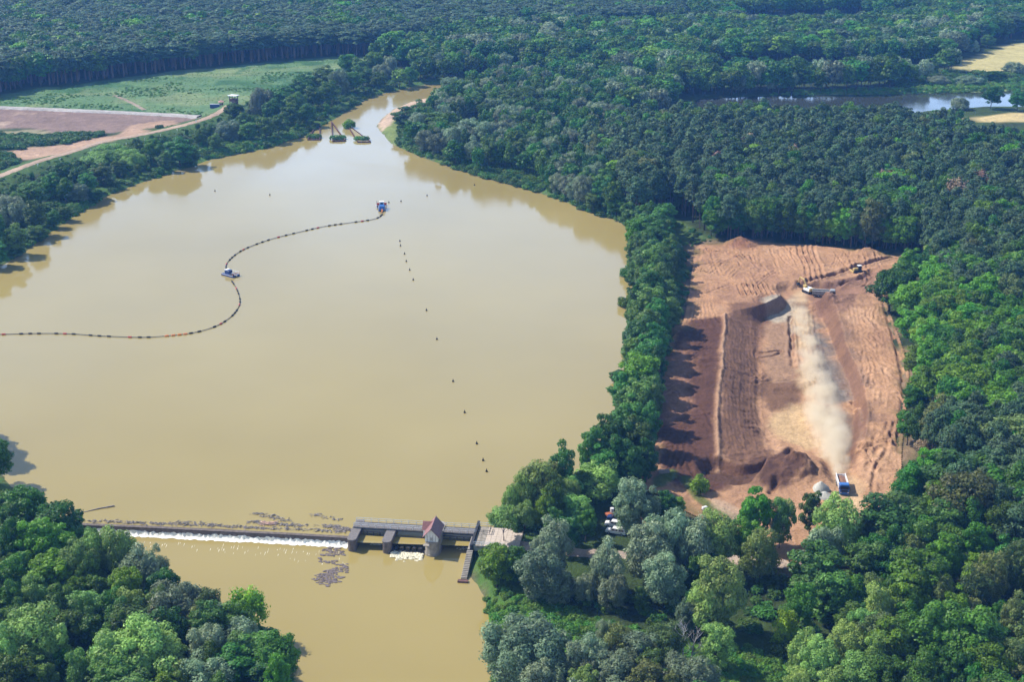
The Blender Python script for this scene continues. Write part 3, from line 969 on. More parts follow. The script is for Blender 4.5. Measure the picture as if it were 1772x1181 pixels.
def trunk_mb(rng, H, r0, lobes, nl, lean=.4, first=.25):
    mb = MB()
    top = .82 * H
    path = [(0, 0, -.6)]
    x = y = 0
    for k in range(1, 6):
        x += rng.uniform(-lean, lean) * .5; y += rng.uniform(-lean, lean) * .5
        path.append((x, y, top * k / 5))
    mb.tube(path, [r0 * 1.25] + [r0 * (1 - .17 * k) for k in range(1, 6)], 7)
    idx = rng.permutation(len(lobes))[:nl]
    for i in idx:
        t = rng.uniform(first, .75)
        b = np.array(path[1 + int(t * 4)]); e = np.array(lobes[i])
        if e[2] < b[2] + .3: b = np.array(path[1])
        mid = b * .45 + e * .55 + np.array([0, 0, -.12 * np.linalg.norm(e - b)])
        mb.tube([b, mid, e], [r0 * .42, r0 * .26, r0 * .08], 5)
    return mb


PROTO = {}


def make_proto(kind, seed, H, R, n, nleaf, size, cz, ch, zmin=-.5, lr=(.26, .42), shape=.1, jag=.35, droop=0, asp=1.5, trunk_r=.28, limbs=8, lean=.4, matk=None, bark='bark', merged=False, flat=.85):
    rng = np.random.default_rng(seed)
    c, r, d = crown_lobes(rng, R * .86, ch, n, cz, zmin, lr, shape)
    r = r / .86 * .9
    p, nn, s, t = leaves_on(c, r, d, rng, nleaf, size, jag, droop, flat)
    H = float(np.percentile(p[:, 2], 99.6)); R = float(np.percentile(np.hypot(p[:, 0], p[:, 1]), 96))
    q = leaf_quads(p, nn, s, rng, asp)
    tk = trunk_mb(rng, cz + ch * .6, trunk_r, c, limbs, lean)
    m = M[matk or kind]
    if not merged:
        cm = quads_mesh('crown', q, m, t)
        tm = mesh_from('trunk', tk.V, tk.F, M[bark], smooth=True)
        PROTO.setdefault(kind, []).append((cm, tm, H, R))
    else:
        nv = len(q) * 4
        V = [tuple(v) for v in q.reshape(-1, 3)] + tk.V
        F = [tuple(range(4 * i, 4 * i + 4)) for i in range(len(q))] + [tuple(i + nv for i in f) for f in tk.F]
        fm = [0] * len(q) + [1] * len(tk.F)
        col = np.ones((len(V), 4)); col[:nv, :3] = np.repeat(t, 4)[:, None]
        me = mesh_from(kind, V, F, [m, M[bark]], fm, col=col)
        PROTO.setdefault(kind, []).append((me, None, H, R))


for s_ in range(4):
    make_proto('bright', 100 + s_, 18, 5.5, 46, 9500, .44, 10.0, 7.4, zmin=-.7, lr=(.2, .34), shape=.14)
    make_proto('oak', 120 + s_, 18, 6.0, 48, 10000, .44, 10.0, 7.4, zmin=-.7, lr=(.2, .34), shape=.16)
    make_proto('willow', 140 + s_, 16, 6.0, 40, 12500, .34, 8.0, 7.4, zmin=-.9, lr=(.2, .4), shape=.2, jag=.45, droop=.3, asp=2.2)
    make_proto('lightwillow', 160 + s_, 16, 6.0, 36, 11000, .38, 8.4, 7.0, zmin=-.85, lr=(.22, .42), shape=.2, jag=.3, droop=.15, asp=1.7)
    make_proto('alder', 180 + s_, 18, 4.5, 44, 7600, .44, 9.4, 8.2, zmin=-.95, lr=(.22, .38), shape=.15)
for s_ in range(2):
    make_proto('standing', 170 + s_, 16, 6.0, 26, 8000, .36, 11.0, 4.4, zmin=-.5, lr=(.22, .42), shape=.2, jag=.35, asp=1.7, matk='lightwillow', trunk_r=.2)
    make_proto('bigwillow', 190 + s_, 13, 9.5, 60, 26000, .36, 5.5, 7.2, zmin=-.7, lr=(.15, .27), shape=.16, jag=.45, droop=.25, asp=2.2, matk='willow', limbs=12)
    make_proto('biglight', 195 + s_, 15, 10.0, 62, 26000, .38, 6.5, 8.2, zmin=-.7, lr=(.14, .27), shape=.17, jag=.3, droop=.1, asp=1.7, matk='lightwillow', limbs=12)
    make_proto('olive', 200 + s_, 16, 5.0, 38, 8200, .36, 8.5, 7.2, zmin=-.85, lr=(.2, .36), shape=.18, jag=.5)
    make_proto('yellow', 210 + s_, 8, 4.5, 34, 4400, .36, 4.2, 3.8, zmin=-.8, lr=(.18, .34), shape=.22, jag=1.0, trunk_r=.15)
    make_proto('dry', 215 + s_, 10, 4.0, 20, 1800, .4, 6.0, 3.6, lr=(.24, .4), shape=.2, trunk_r=.15)
for s_ in range(3):
    make_proto('shrub', 220 + s_, 4, 3.0, 16, 2200, .38, 1.7, 2.0, zmin=-.6, lr=(.3, .5), shape=.15, matk='bright', trunk_r=.08, limbs=4)
    make_proto('greyshrub', 230 + s_, 4, 3.0, 16, 2200, .34, 1.7, 2.0, zmin=-.6, lr=(.3, .5), shape=.15, jag=.6, asp=2.2, matk='willow', trunk_r=.08, limbs=4)


def make_pine(seed, merged, nper, size):
    rng = np.random.default_rng(seed)
    H = 20.0
    c, r, d = [], [], []
    nlay = 7
    for k in range(nlay):
        z = 10.5 + k * 1.35
        rr_ = 2.7 * (1 - (k / nlay) ** 1.8) + .4
        m = 5 if k < nlay - 1 else 1
        a0 = rng.uniform(0, 6)
        for j in range(m):
            a = a0 + j * 6.283 / m + rng.uniform(-.5, .5)
            q = rr_ * rng.uniform(.45, 1.0) if k < nlay - 1 else 0
            c.append((q * math.cos(a), q * math.sin(a), z + rng.uniform(-.5, .5)))
            r.append(rng.uniform(.9, 1.45)); d.append((math.cos(a) * .5, math.sin(a) * .5, .85))
    c, r, d = np.array(c), np.array(r), np.array(d)
    p, n_, s, t = leaves_on(c, r, d, rng, nper, size, .25, 0.05, .8)
    q = leaf_quads(p, n_, s, rng, 1.4)
    tk = MB()
    b = rng.uniform(-.4, .4, 4)
    tk.tube([(0, 0, -.6), (b[0] * .4, b[1] * .4, 7), (b[0], b[1], 13), (b[0] * .6, b[1] * .6, 19)], [.26, .2, .14, .05], 6)
    for i in rng.permutation(len(c))[:7]:
        tk.tube([(b[0] * .7, b[1] * .7, c[i][2] - .5), tuple(c[i])], [.07, .03], 4)
    if merged:
        nv = len(q) * 4
        V = [tuple(v) for v in q.reshape(-1, 3)] + tk.V
        F = [tuple(range(4 * i, 4 * i + 4)) for i in range(len(q))] + [tuple(i + nv for i in f) for f in tk.F]
        col = np.ones((len(V), 4)); col[:nv, :3] = np.repeat(t, 4)[:, None]
        me = mesh_from('pine_tree', V, F, [M['pine'], M['pinebark']], [0] * len(q) + [1] * len(tk.F), col=col)
        PROTO.setdefault('farpine', []).append((me, None, H, 3.2))
    else:
        PROTO.setdefault('pine', []).append((quads_mesh('crown', q, M['pine'], t), mesh_from('trunk', tk.V, tk.F, M['pinebark'], smooth=True), H, 3.2))


for s_ in range(4):
    make_pine(300 + s_, False, 3000, .42)
    make_pine(320 + s_, True, 1100, .66)
for s_ in range(3):
    make_proto('farbroad', 340 + s_, 18, 6.0, 34, 1900, .95, 10.5, 6.5, zmin=-.7, lr=(.24, .4), shape=.14, matk='oak', merged=True, limbs=4)
for s_ in range(2):
    make_proto('farbright', 350 + s_, 18, 5.5, 30, 1700, .95, 10.5, 6.5, zmin=-.7, lr=(.24, .4), shape=.14, matk='bright', merged=True, limbs=4)
    make_proto('farwillow', 360 + s_, 16, 6.5, 28, 2000, .85, 9, 6.2, zmin=-.8, lr=(.26, .42), shape=.16, matk='willow', merged=True, limbs=4)
    make_proto('lowbush', 370 + s_, 3, 2.6, 14, 620, .5, 1.2, 1.5, zmin=-.5, lr=(.3, .5), shape=.15, matk='alder', merged=True, limbs=0, trunk_r=.05)
    make_proto('reedclump', 380 + s_, 2, 2.4, 12, 420, .5, .5, .9, zmin=-.2, lr=(.3, .5), shape=.15, matk='reed', merged=True, limbs=0, trunk_r=.03)

NAMES = {'standing': 'willow_tree', 'bigwillow': 'willow_tree', 'biglight': 'willow_tree', 'bright': 'broadleaf_tree', 'oak': 'oak_tree', 'willow': 'willow_tree', 'lightwillow': 'willow_tree', 'alder': 'alder_tree', 'olive': 'birch_tree', 'yellow': 'young_tree',
         'dry': 'dry_tree', 'shrub': 'shrub', 'greyshrub': 'shrub', 'pine': 'pine_tree', 'farpine': 'pine_tree', 'farbroad': 'broadleaf_tree', 'farbright': 'broadleaf_tree', 'farwillow': 'willow_tree', 'lowbush': 'shrub'}
TREE_XY = []


def plant(kind, x, y, z, h, r, label, group=None, rz=None, k=None, name=None):
    lst = PROTO[kind]
    cm, tm, H0, R0 = lst[(random.randrange(len(lst)) if k is None else k % len(lst))]
    rz = random.uniform(0, 6.283) if rz is None else rz
    nm = name or NAMES[kind]
    cat = 'shrub' if nm == 'shrub' else 'tree'
    sc = (r / R0, r / R0, h / H0)
    if tm is None:
        o = link(nm, cm, None, (x, y, z), rz)
        o.scale = sc
        tag(o, label, cat, group)
    else:
        o = empty(nm, (x, y, z), rz, label, cat, group)
        o.scale = sc
        link('crown', cm, o); link('trunk', tm, o)
    TREE_XY.append((x, y, r))
    return o


def tree_top(px, py, wpx, h, kind, label, group=None, k=None, name=None, zg=1.5, wet=False):
    """tree whose top the photograph shows at (px, py), crown wpx pixels wide, h metres tall"""
    x, y = P(px, py, zg + h * .98)
    depth = to_px(x, y, zg + h * .7)[2]
    r = wpx / 2 / (FPX / depth) * 1.04
    if kind == 'willow' and r > 6.2: kind = 'bigwillow'
    if kind == 'lightwillow' and r > 7.0: kind = 'biglight'
    z = float(height([x], [y])[0])
    if min(sdist(UP, [x], [y])[0], sdist(DN, [x], [y])[0]) < .5:
        # its foot would stand in the water: make it a little shorter until it reaches the bank
        if h > 4.5 and not wet: return tree_top(px, py, wpx, h * .92, kind, label, group, k, name, zg)
        z = max(z, -.4)
    if sdist(PIT, [x], [y])[0] < -3: z = pit_z(x, y)
    return plant(kind, x, y, z - .1, h, r, label, group, k=k, name=name)


# ------------------------------------------------------------------ trees picked out one by one
TT = tree_top
# on the spit between the lake and the weir road
TT(974, 770, 44, 17, 'alder', 'dark slender pointed alder rising behind the round willows at the tip of the lake')
TT(934, 800, 74, 15, 'lightwillow', 'broad light green willow leaning over the lake above the weir road')
TT(886, 838, 36, 12, 'lightwillow', 'small pale willow reaching out over the lake shore beside the broad light green willow')
TT(908, 822, 44, 13, 'lightwillow', 'mid-sized light willow wedged between the small pale lake willow and the broad one')
TT(1036, 801, 80, 11, 'lightwillow', 'tall rounded bright willow above the parked white pickup')
TT(984, 830, 40, 10, 'lightwillow', 'light willow with a single round top left of the tall rounded one above the pickup')
TT(992, 858, 60, 9, 'lightwillow', 'bushy green willow in front of the single round topped willow, left of the pickup')
TT(872, 884, 56, 9, 'standing', 'low willow leaning across the paved bridge approach near the railing', zg=1.2)
TT(908, 872, 44, 10, 'standing', 'narrow willow behind the bridge approach, right of the leaning one')
TT(944, 852, 36, 12, 'bright', 'deep green narrow tree between two light willows behind the weir road')
TT(958, 838, 40, 13, 'oak', 'dark full tree at the back of the willow group on the spit')
TT(1092, 834, 62, 14, 'willow', 'silvery willow directly right of the parked white pickup')
TT(1126, 846, 44, 12, 'willow', 'smaller silvery willow beside the brown clearing right of the pickup')
TT(1152, 852, 40, 9, 'alder', 'green bushy tree at the edge of the dirt track east of the clearing')
TT(1170, 862, 32, 6, 'bright', 'low bright bush tree where the dirt track bends past the clearing')
TT(984, 892, 44, 11, 'alder', 'shaded dark tree left of the white pickup beside the weir road')
TT(1014, 884, 34, 9, 'oak', 'dark oak close against the left side of the car park')
TT(960, 880, 36, 10, 'alder', 'dark tree in the shade behind the grey willows of the weir road')
# south of the weir road
TT(860, 942, 58, 11, 'bright', 'vivid green tree just below the railing of the bridge approach', zg=.8)
TT(896, 948, 46, 9, 'alder', 'dark tree between the vivid green one and the big grey willow')
TT(956, 903, 66, 16, 'willow', 'tall grey willow beside the weir road, left of those in front of the cars')
TT(938, 952, 80, 13, 'willow', 'wide drooping grey willow in front of the tall grey one by the weir road')
TT(962, 985, 66, 8.5, 'willow', 'lower drooping grey willow hanging down to the sunny bank meadow')
TT(1050, 932, 62, 15, 'willow', 'weeping grey green willow directly below the parked cars')
TT(1066, 985, 50, 11, 'willow', 'narrow weeping willow under the one below the parked cars')
TT(1122, 910, 74, 16, 'willow', 'silver willow with a domed top right below the brown clearing')
TT(1164, 888, 92, 16, 'willow', 'largest silver willow of the row along the weir road')
TT(1150, 965, 66, 13, 'willow', 'dim silver willow with drooping sides under the largest of the row')
TT(1200, 905, 70, 15, 'willow', 'blue green willow between the largest silver one and the green trees')
TT(1238, 892, 74, 15, 'lightwillow', 'green round willow in front of the lower end of the pit')
TT(1310, 848, 56, 16, 'bright', 'light green tree standing against the brown mound in the pit')
TT(1354, 864, 46, 14, 'lightwillow', 'sparse green willow right of the light green tree before the pit')
TT(1318, 918, 66, 14, 'lightwillow', 'shaded willow below the light green tree before the pit')
TT(1290, 900, 56, 13, 'bright', 'mid green tree left of the shaded willow before the pit')
TT(1406, 852, 36, 12, 'alder', 'small dark tree covering the front of the grey gravel heap')
TT(1450, 868, 80, 18, 'lightwillow', 'big open crowned willow right below the blue dump truck')
TT(1424, 915, 60, 14, 'willow', 'tangled dim willow under the big open crowned one')
TT(1538, 862, 100, 17, 'alder', 'wide dark grey green tree at the lower right corner of the pit')
TT(1524, 878, 60, 15, 'alder', 'dark rounded tree at the left flank of the wide one by the pit corner')
TT(1474, 905, 46, 12, 'alder', 'ragged dark tree with sand showing through beside the pit exit')
TT(1246, 969, 88, 19, 'lightwillow', 'large sunlit yellow green willow alone over the dark shade')
TT(1232, 1010, 74, 13, 'lightwillow', 'lower sunlit willow crown just under the large lone yellow green one')
TT(1189, 1040, 34, 9, 'willow', 'small silver willow at the left foot of the large lone sunlit willow')
TT(1243, 1082, 58, 11, 'lightwillow', 'compact sunlit willow above the small green glade at the bottom')
TT(912, 1085, 136, 13, 'willow', 'huge round silver willow on the river bank at the bottom edge', zg=.5)
TT(940, 1118, 90, 10, 'willow', 'silver willow overlapping the front of the huge round one', zg=.5)
TT(1020, 1098, 76, 11, 'willow', 'greyish willow right of the huge round silver one')
TT(1046, 1075, 30, 9, 'willow', 'thin olive topped willow poking above the thicket right of the silver giant')
TT(1072, 1086, 56, 10, 'olive', 'olive birch in the middle of the bottom thicket')
TT(1112, 1098, 66, 10, 'willow', 'fine leaved grey willow near the bare branched tree')
TT(1156, 1082, 66, 11, 'olive', 'sparse olive birch left of the bare branched tree')
TT(1062, 1135, 70, 9, 'willow', 'lower grey willow in the bottom thicket under the olive birch')
TT(1120, 1150, 60, 9, 'olive', 'dull green birch at the bottom edge under the fine leaved willow')
TT(1214, 1146, 62, 10, 'willow', 'pale willow at the bottom edge left of the green glade')
TT(1010, 1160, 50, 8, 'lightwillow', 'low green willow at the bottom edge between two silver ones')
TT(1057, 1096, 22, 6, 'yellow', 'tiny yellow green sapling glowing in the bottom thicket')
TT(1362, 1058, 44, 8, 'yellow', 'bright yellow green sapling lit in the dark gap right of centre')
TT(1386, 1012, 52, 13, 'oak', 'deep green tree standing over the bright yellow green sapling')
TT(1418, 945, 92, 16, 'alder', 'broad shadowy tree below the pit exit with bluish leaves')
TT(1440, 985, 70, 14, 'alder', 'shadowy tree next below the broad bluish one at the pit exit')
TT(1500, 940, 70, 14, 'alder', 'dark leafy tree right of the sand patch at the pit exit')
TT(1476, 1000, 60, 12, 'oak', 'oak half sunk in shade left of the light willow cluster')
TT(1524, 1016, 52, 14, 'lightwillow', 'slim pale willow forming the top of the sunlit cluster at lower right')
TT(1500, 1058, 60, 13, 'lightwillow', 'pale willow on the left shoulder of the slim one in the sunlit cluster')
TT(1466, 1086, 66, 12, 'lightwillow', 'rounded pale willow left in the sunlit cluster at lower right')
TT(1420, 1112, 66, 12, 'lightwillow', 'pale willow overhanging the small green glade from its right side')
TT(1394, 1096, 56, 11, 'lightwillow', 'lumpy pale willow beside the dark gap at lower right')
TT(1488, 1140, 78, 11, 'lightwillow', 'yellowish pale willow at the very bottom of the sunlit cluster')
TT(1518, 1096, 52, 12, 'lightwillow', 'pale willow on the right side of the sunlit cluster')
TT(1551, 1072, 34, 9, 'lightwillow', 'small pale willow alone in the dark gap beside the big green tree')
TT(1384, 1160, 50, 8, 'lightwillow', 'cut off pale willow at the bottom edge right of the glade')
TT(1440, 1155, 66, 9, 'lightwillow', 'low pale willow at the bottom edge under the glade willow')
TT(1546, 1140, 50, 9, 'oak', 'dark oak at the bottom edge between pale willows and the big green tree')
TT(1594, 958, 104, 18, 'bright', 'tall saturated green tree right of the dark gap')
TT(1576, 1000, 66, 15, 'bright', 'saturated green tree hanging under the left side of the tall one')
TT(1628, 1046, 90, 17, 'oak', 'big dense oak with bluish green leaves at lower right')
TT(1690, 1062, 104, 17, 'oak', 'wide deep green oak right of the big dense one')
TT(1714, 1118, 92, 14, 'bright', 'green tree at lower right edge under the wide oak')
TT(1600, 1136, 78, 13, 'oak', 'oak at the bottom edge under the big dense one')
TT(1660, 1130, 70, 13, 'oak', 'oak at the bottom edge between two green crowns')
TT(1758, 1110, 50, 14, 'olive', 'grey olive birch touching the right edge near the bottom')
TT(1760, 1155, 50, 11, 'olive', 'olive birch in the lower right corner')
TT(1688, 988, 60, 15, 'olive', 'yellowish olive birch with a thin red brown trunk at right')
TT(1632, 1004, 44, 14, 'olive', 'smaller olive birch left of the deep green round tree')
TT(1658, 1020, 48, 14, 'bright', 'deep green round tree between two olive birches')
TT(1762, 944, 56, 17, 'olive', 'tall olive birch at the right edge above the others')
TT(1758, 1030, 54, 15, 'olive', 'dull olive birch at the right edge halfway down the lower part')
TT(1720, 960, 60, 16, 'olive', 'greyish birch inside the wood left of the tall edge birch')
TT(1656, 788, 112, 18, 'alder', 'wide blue green tree with feathery crown at the pit side')
TT(1616, 780, 52, 15, 'bright', 'bright green tree tucked behind the wide blue green one')
TT(1580, 804, 60, 15, 'oak', 'dark tree on the pit rim left of the wide blue green one')
TT(1634, 840, 62, 14, 'bright', 'vivid green tree in front of the wide blue green one')
TT(1572, 856, 92, 16, 'alder', 'grey green tree on the rim at the lower end of the pit')
TT(1640, 872, 70, 15, 'alder', 'bluish tree in front of the vivid green one')
TT(1684, 862, 62, 16, 'oak', 'oak right of the bluish tree behind the lower wood')
TT(1742, 872, 72, 16, 'oak', 'oak at the right edge in the middle of the wood')
TT(1690, 910, 60, 15, 'bright', 'fresh green tree under the oak in the middle of the wood')
TT(1600, 905, 70, 15, 'oak', 'oak in front of the grey green rim tree')
TT(1555, 912, 60, 15, 'oak', 'dark oak filling the wood below the pit corner')
TT(1640, 930, 66, 15, 'bright', 'rounded green tree above the tall saturated one')
TT(1597, 762, 30, 6, 'dry', 'small withered brown tree at the pit rim')
# east rim of the pit
TT(1545, 470, 66, 16, 'oak', 'dark oak jutting into the pit at its upper right')
TT(1566, 455, 50, 15, 'oak', 'oak just above the one that juts into the pit')
TT(1580, 432, 44, 14, 'bright', 'light green tree at the upper right corner of the pit')
TT(1578, 488, 60, 16, 'bright', 'leaf green tree right of the oak that juts into the pit')
TT(1590, 535, 66, 15, 'bright', 'leaf green tree on the east rim next below the jutting oak')
TT(1604, 590, 66, 15, 'bright', 'sunny tree on the east rim opposite the middle of the dust plume')
TT(1600, 640, 50, 13, 'bright', 'sunny tree on the east rim opposite the lower dust plume')
TT(1585, 672, 40, 10, 'oak', 'dark tree leaning from the east rim over the lower pit')
TT(1575, 715, 44, 10, 'oak', 'ragged dark tree on the east rim above the withered one')
TT(1592, 705, 44, 13, 'oak', 'dark full tree behind the ragged one on the east rim')
# left bank below and above the weir
x_, y_ = P(-5, 836, 1.0); plant('oak', x_, y_, float(height([x_], [y_])[0]), 13.8, 5.2, 'dark tree at the left edge casting shade on the lake')
x_, y_ = P(-24, 850, 1.0); plant('oak', x_, y_, float(height([x_], [y_])[0]), 11, 5.0, 'dark tree half cut by the left edge below the one shading the lake')
TT(36, 846, 84, 16, 'oak', 'dense green oak at the left edge above the weir end')
TT(96, 876, 84, 15, 'oak', 'full dark oak nearest the left end of the weir')
TT(118, 900, 52, 12, 'alder', 'dark narrow tree right at the left end of the weir')
TT(60, 905, 70, 15, 'bright', 'green tree below the full dark oak at the weir end')
TT(98, 912, 60, 14, 'bright', 'mid green round tree among the left bank group near the weir')
TT(14, 905, 60, 15, 'oak', 'dark green tree at the left edge below the dense oak')
TT(156, 916, 38, 12, 'lightwillow', 'pale willow with a narrow top right below the weir foam')
TT(200, 918, 64, 14, 'lightwillow', 'spreading willow on the river bank below the weir foam')
TT(128, 944, 66, 14, 'lightwillow', 'round willow left of the spreading one on the river bank')
TT(236, 944, 74, 13, 'willow', 'willow with a crooked dark trunk reaching over the river')
TT(264, 930, 42, 13, 'willow', 'thin see-through willow at the point of the left river bank')
TT(84, 966, 84, 12, 'bright', 'vivid spring green tree in the left bank group')
TT(30, 960, 66, 13, 'oak', 'oak at the left edge beside the vivid spring green tree')
TT(58, 1000, 56, 11, 'lightwillow', 'small willow with two pale puffs in the dark left wood')
TT(10, 1010, 50, 12, 'oak', 'dark oak at the left edge above the big pale willow')
TT(48, 1056, 110, 16, 'lightwillow', 'big pale willow in the lower left corner')
TT(2, 1090, 76, 14, 'lightwillow', 'pale willow cut by the left edge in the lower left corner')
TT(90, 1085, 60, 13, 'lightwillow', 'pale willow on the right shoulder of the big corner willow')
TT(20, 1140, 80, 12, 'oak', 'shaded tree at the very lower left corner')
TT(228, 1082, 150, 15, 'lightwillow', 'enormous rounded green willow at bottom left')
TT(280, 1098, 80, 12, 'lightwillow', 'green willow bulging from the right side of the enormous one')
TT(186, 1115, 80, 12, 'lightwillow', 'green willow bulging from the left side of the enormous one')
TT(306, 1015, 104, 12, 'willow', 'wide flat topped willow on the river bank at lower left')
TT(226, 1022, 54, 11, 'lightwillow', 'small lit willow left of the wide flat topped one')
TT(270, 1018, 50, 12, 'lightwillow', 'low willow joining the wide flat topped one on its left')
TT(358, 1024, 54, 11, 'olive', 'brownish birch behind the grey bush on the left river bank')
TT(390, 1046, 56, 10, 'willow', 'dull grey willow left of the yellow green tree on the river')
TT(345, 1050, 56, 10, 'olive', 'half bare olive birch in the left bank thicket')
TT(428, 1016, 64, 11, 'yellow', 'bright yellow green tree standing out over the river at left', name='young_tree')
TT(360, 1090, 62, 11, 'willow', 'rounded grey willow in front of the left bank thicket')
TT(420, 1074, 66, 10, 'willow', 'grey green willow under the yellow green river tree')
TT(440, 1100, 70, 10, 'alder', 'dark green tree on the bank below the yellow green river tree')
TT(478, 1108, 58, 9, 'olive', 'green birch at the water edge at bottom left')
TT(400, 1128, 76, 9, 'alder', 'dark green tree low in the left bank thicket')
TT(356, 1142, 104, 9, 'willow', 'silver willow cut by the bottom edge at left')
TT(462, 1150, 66, 8, 'alder', 'dark bushy tree overhanging the river at the bottom edge')
TT(300, 1150, 60, 9, 'lightwillow', 'green willow at the bottom edge left of the silver one')
# row between the lake and the pit
ROWG = 'alders in the row between lake and pit'
ROWL = 'dark green alder in the narrow row between the lake and the pit'
TT(1104, 377, 40, 15, 'bright', 'lighter green tree at the far end of the row between lake and pit')
TT(1108, 617, 66, 15, 'bright', 'round bright green tree standing out in the row between lake and pit')
TT(1072, 634, 34, 9, 'alder', 'small tree on the lake side of the round bright green one in the row')
for px, py, w, h in [(1128, 368, 56, 17), (1150, 352, 44, 16), (1118, 395, 40, 14), (1131, 426, 60, 18), (1116, 446, 40, 15), (1140, 458, 44, 16), (1126, 470, 48, 16), (1128, 494, 56, 18), (1112, 512, 42, 15),
                     (1138, 520, 44, 16), (1120, 535, 46, 16), (1112, 553, 56, 17), (1134, 562, 44, 16), (1098, 580, 40, 14), (1124, 584, 50, 16), (1136, 604, 36, 14),
                     (1108, 658, 56, 17), (1128, 664, 40, 15), (1092, 690, 52, 16), (1122, 700, 44, 15), (1080, 718, 56, 17), (1105, 728, 50, 16), (1050, 722, 52, 18), (1026, 742, 48, 17), (1068, 752, 48, 16), (1094, 764, 44, 15), (1044, 775, 46, 14), (1120, 762, 40, 13)]:
    TT(px, py, w, h, 'alder', ROWL, ROWG)
TT(1086, 456, 24, 6, 'shrub', 'upper of two dark shrubs leaning over the lake from the row')
TT(1081, 506, 24, 6, 'shrub', 'lower of two dark shrubs leaning over the lake from the row')
TT(1106, 796, 36, 6, 'shrub', 'light green shrub beside the dirt track at the lower end of the row')
TT(1166, 530, 30, 4, 'shrub', 'shrub on the pit side of the row in the long tree shade')
TT(1213, 826, 34, 5, 'shrub', 'round shrub on the bare earth of the lower pit')
# three islands shrub and banks far off are further down
# wood edge behind the pit
EDG = 'trees along the wood edge behind the pit'
EDL = 'dark tree in the shaded wood edge behind the pit'
TT(1250, 304, 52, 21, 'bright', 'bright green tree at the left end of the wood edge behind the pit')
TT(1232, 330, 40, 17, 'bright', 'lower green tree leading the left end of the wood edge behind the pit')
TT(1400, 313, 48, 22, 'oak', 'oak with a visible pale trunk in the middle of the wood edge behind the pit')
TT(1528, 326, 96, 22, 'oak', 'biggest rounded oak at the right of the wood edge behind the pit')
TT(1570, 326, 44, 21, 'bright', 'light green tree right of the biggest oak behind the pit')
for px, py, w, h, k in [(1282, 322, 46, 20, 'pine'), (1310, 330, 44, 20, 'pine'), (1336, 318, 46, 21, 'oak'), (1362, 326, 44, 20, 'pine'), (1430, 324, 46, 20, 'oak'), (1452, 318, 44, 21, 'bright'), (1474, 330, 42, 20, 'oak'), (1490, 335, 40, 19, 'bright'),
                        (1550, 345, 50, 20, 'oak'), (1596, 350, 40, 18, 'pine'), (1380, 338, 40, 19, 'oak')]:
    TT(px, py, w, h, k, EDL, EDG)
# east shore of the upper lake
SHG = 'leafy trees along the upper right lake shore'
SHL = 'leafy tree on the upper right lake shore, in front of the pine wood'
TT(1007, 305, 42, 11, 'bright', 'small bright green tree on the right lake shore')
TT(966, 268, 46, 16, 'oak', 'dark tall oak just left of the small bright green shore tree')
TT(757, 197, 78, 14, 'alder', 'broad tree on the point where lake and canal meet')
TT(707, 186, 54, 13, 'alder', 'dark tree at the very point where the canal joins the lake')
TT(727, 175, 34, 13, 'alder', 'slim dark tree behind the one at the canal point')
TT(790, 170, 58, 14, 'willow', 'round grey green willow behind the canal point trees')
TT(769, 233, 30, 9, 'willow', 'small round willow at the water right of the canal point')
TT(875, 183, 64, 14, 'willow', 'wide willow right of the white double wheel track')
TT(906, 187, 50, 13, 'willow', 'domed willow next to the wide one by the wheel track')
TT(879, 224, 42, 13, 'willow', 'pale topped willow in front of the wide one by the wheel track')
TT(904, 152, 84, 17, 'oak', 'large dark oak crown above the willows by the wheel track')
for px, py, w, h, k in [(784, 214, 34, 11, 'alder'), (778, 252, 26, 8, 'alder'), (797, 262, 22, 6, 'alder'), (742, 215, 40, 12, 'alder'), (846, 238, 36, 15, 'alder'), (864, 242, 36, 14, 'alder'), (900, 240, 36, 13, 'alder'), (925, 226, 38, 14, 'alder'), (932, 248, 34, 13, 'oak'),
                        (985, 288, 30, 13, 'alder'), (1044, 298, 50, 15, 'alder'), (1026, 330, 34, 11, 'alder'), (1068, 330, 44, 15, 'alder'), (1060, 312, 40, 15, 'oak'), (1090, 345, 40, 14, 'alder'), (1000, 262, 40, 15, 'oak'), (1022, 272, 40, 15, 'alder'),
                        (820, 160, 50, 14, 'alder'), (845, 172, 36, 12, 'willow'), (770, 150, 40, 13, 'alder'), (800, 140, 46, 14, 'oak')]:
    TT(px, py, w * .85, h * 1.1, k, SHL, SHG)
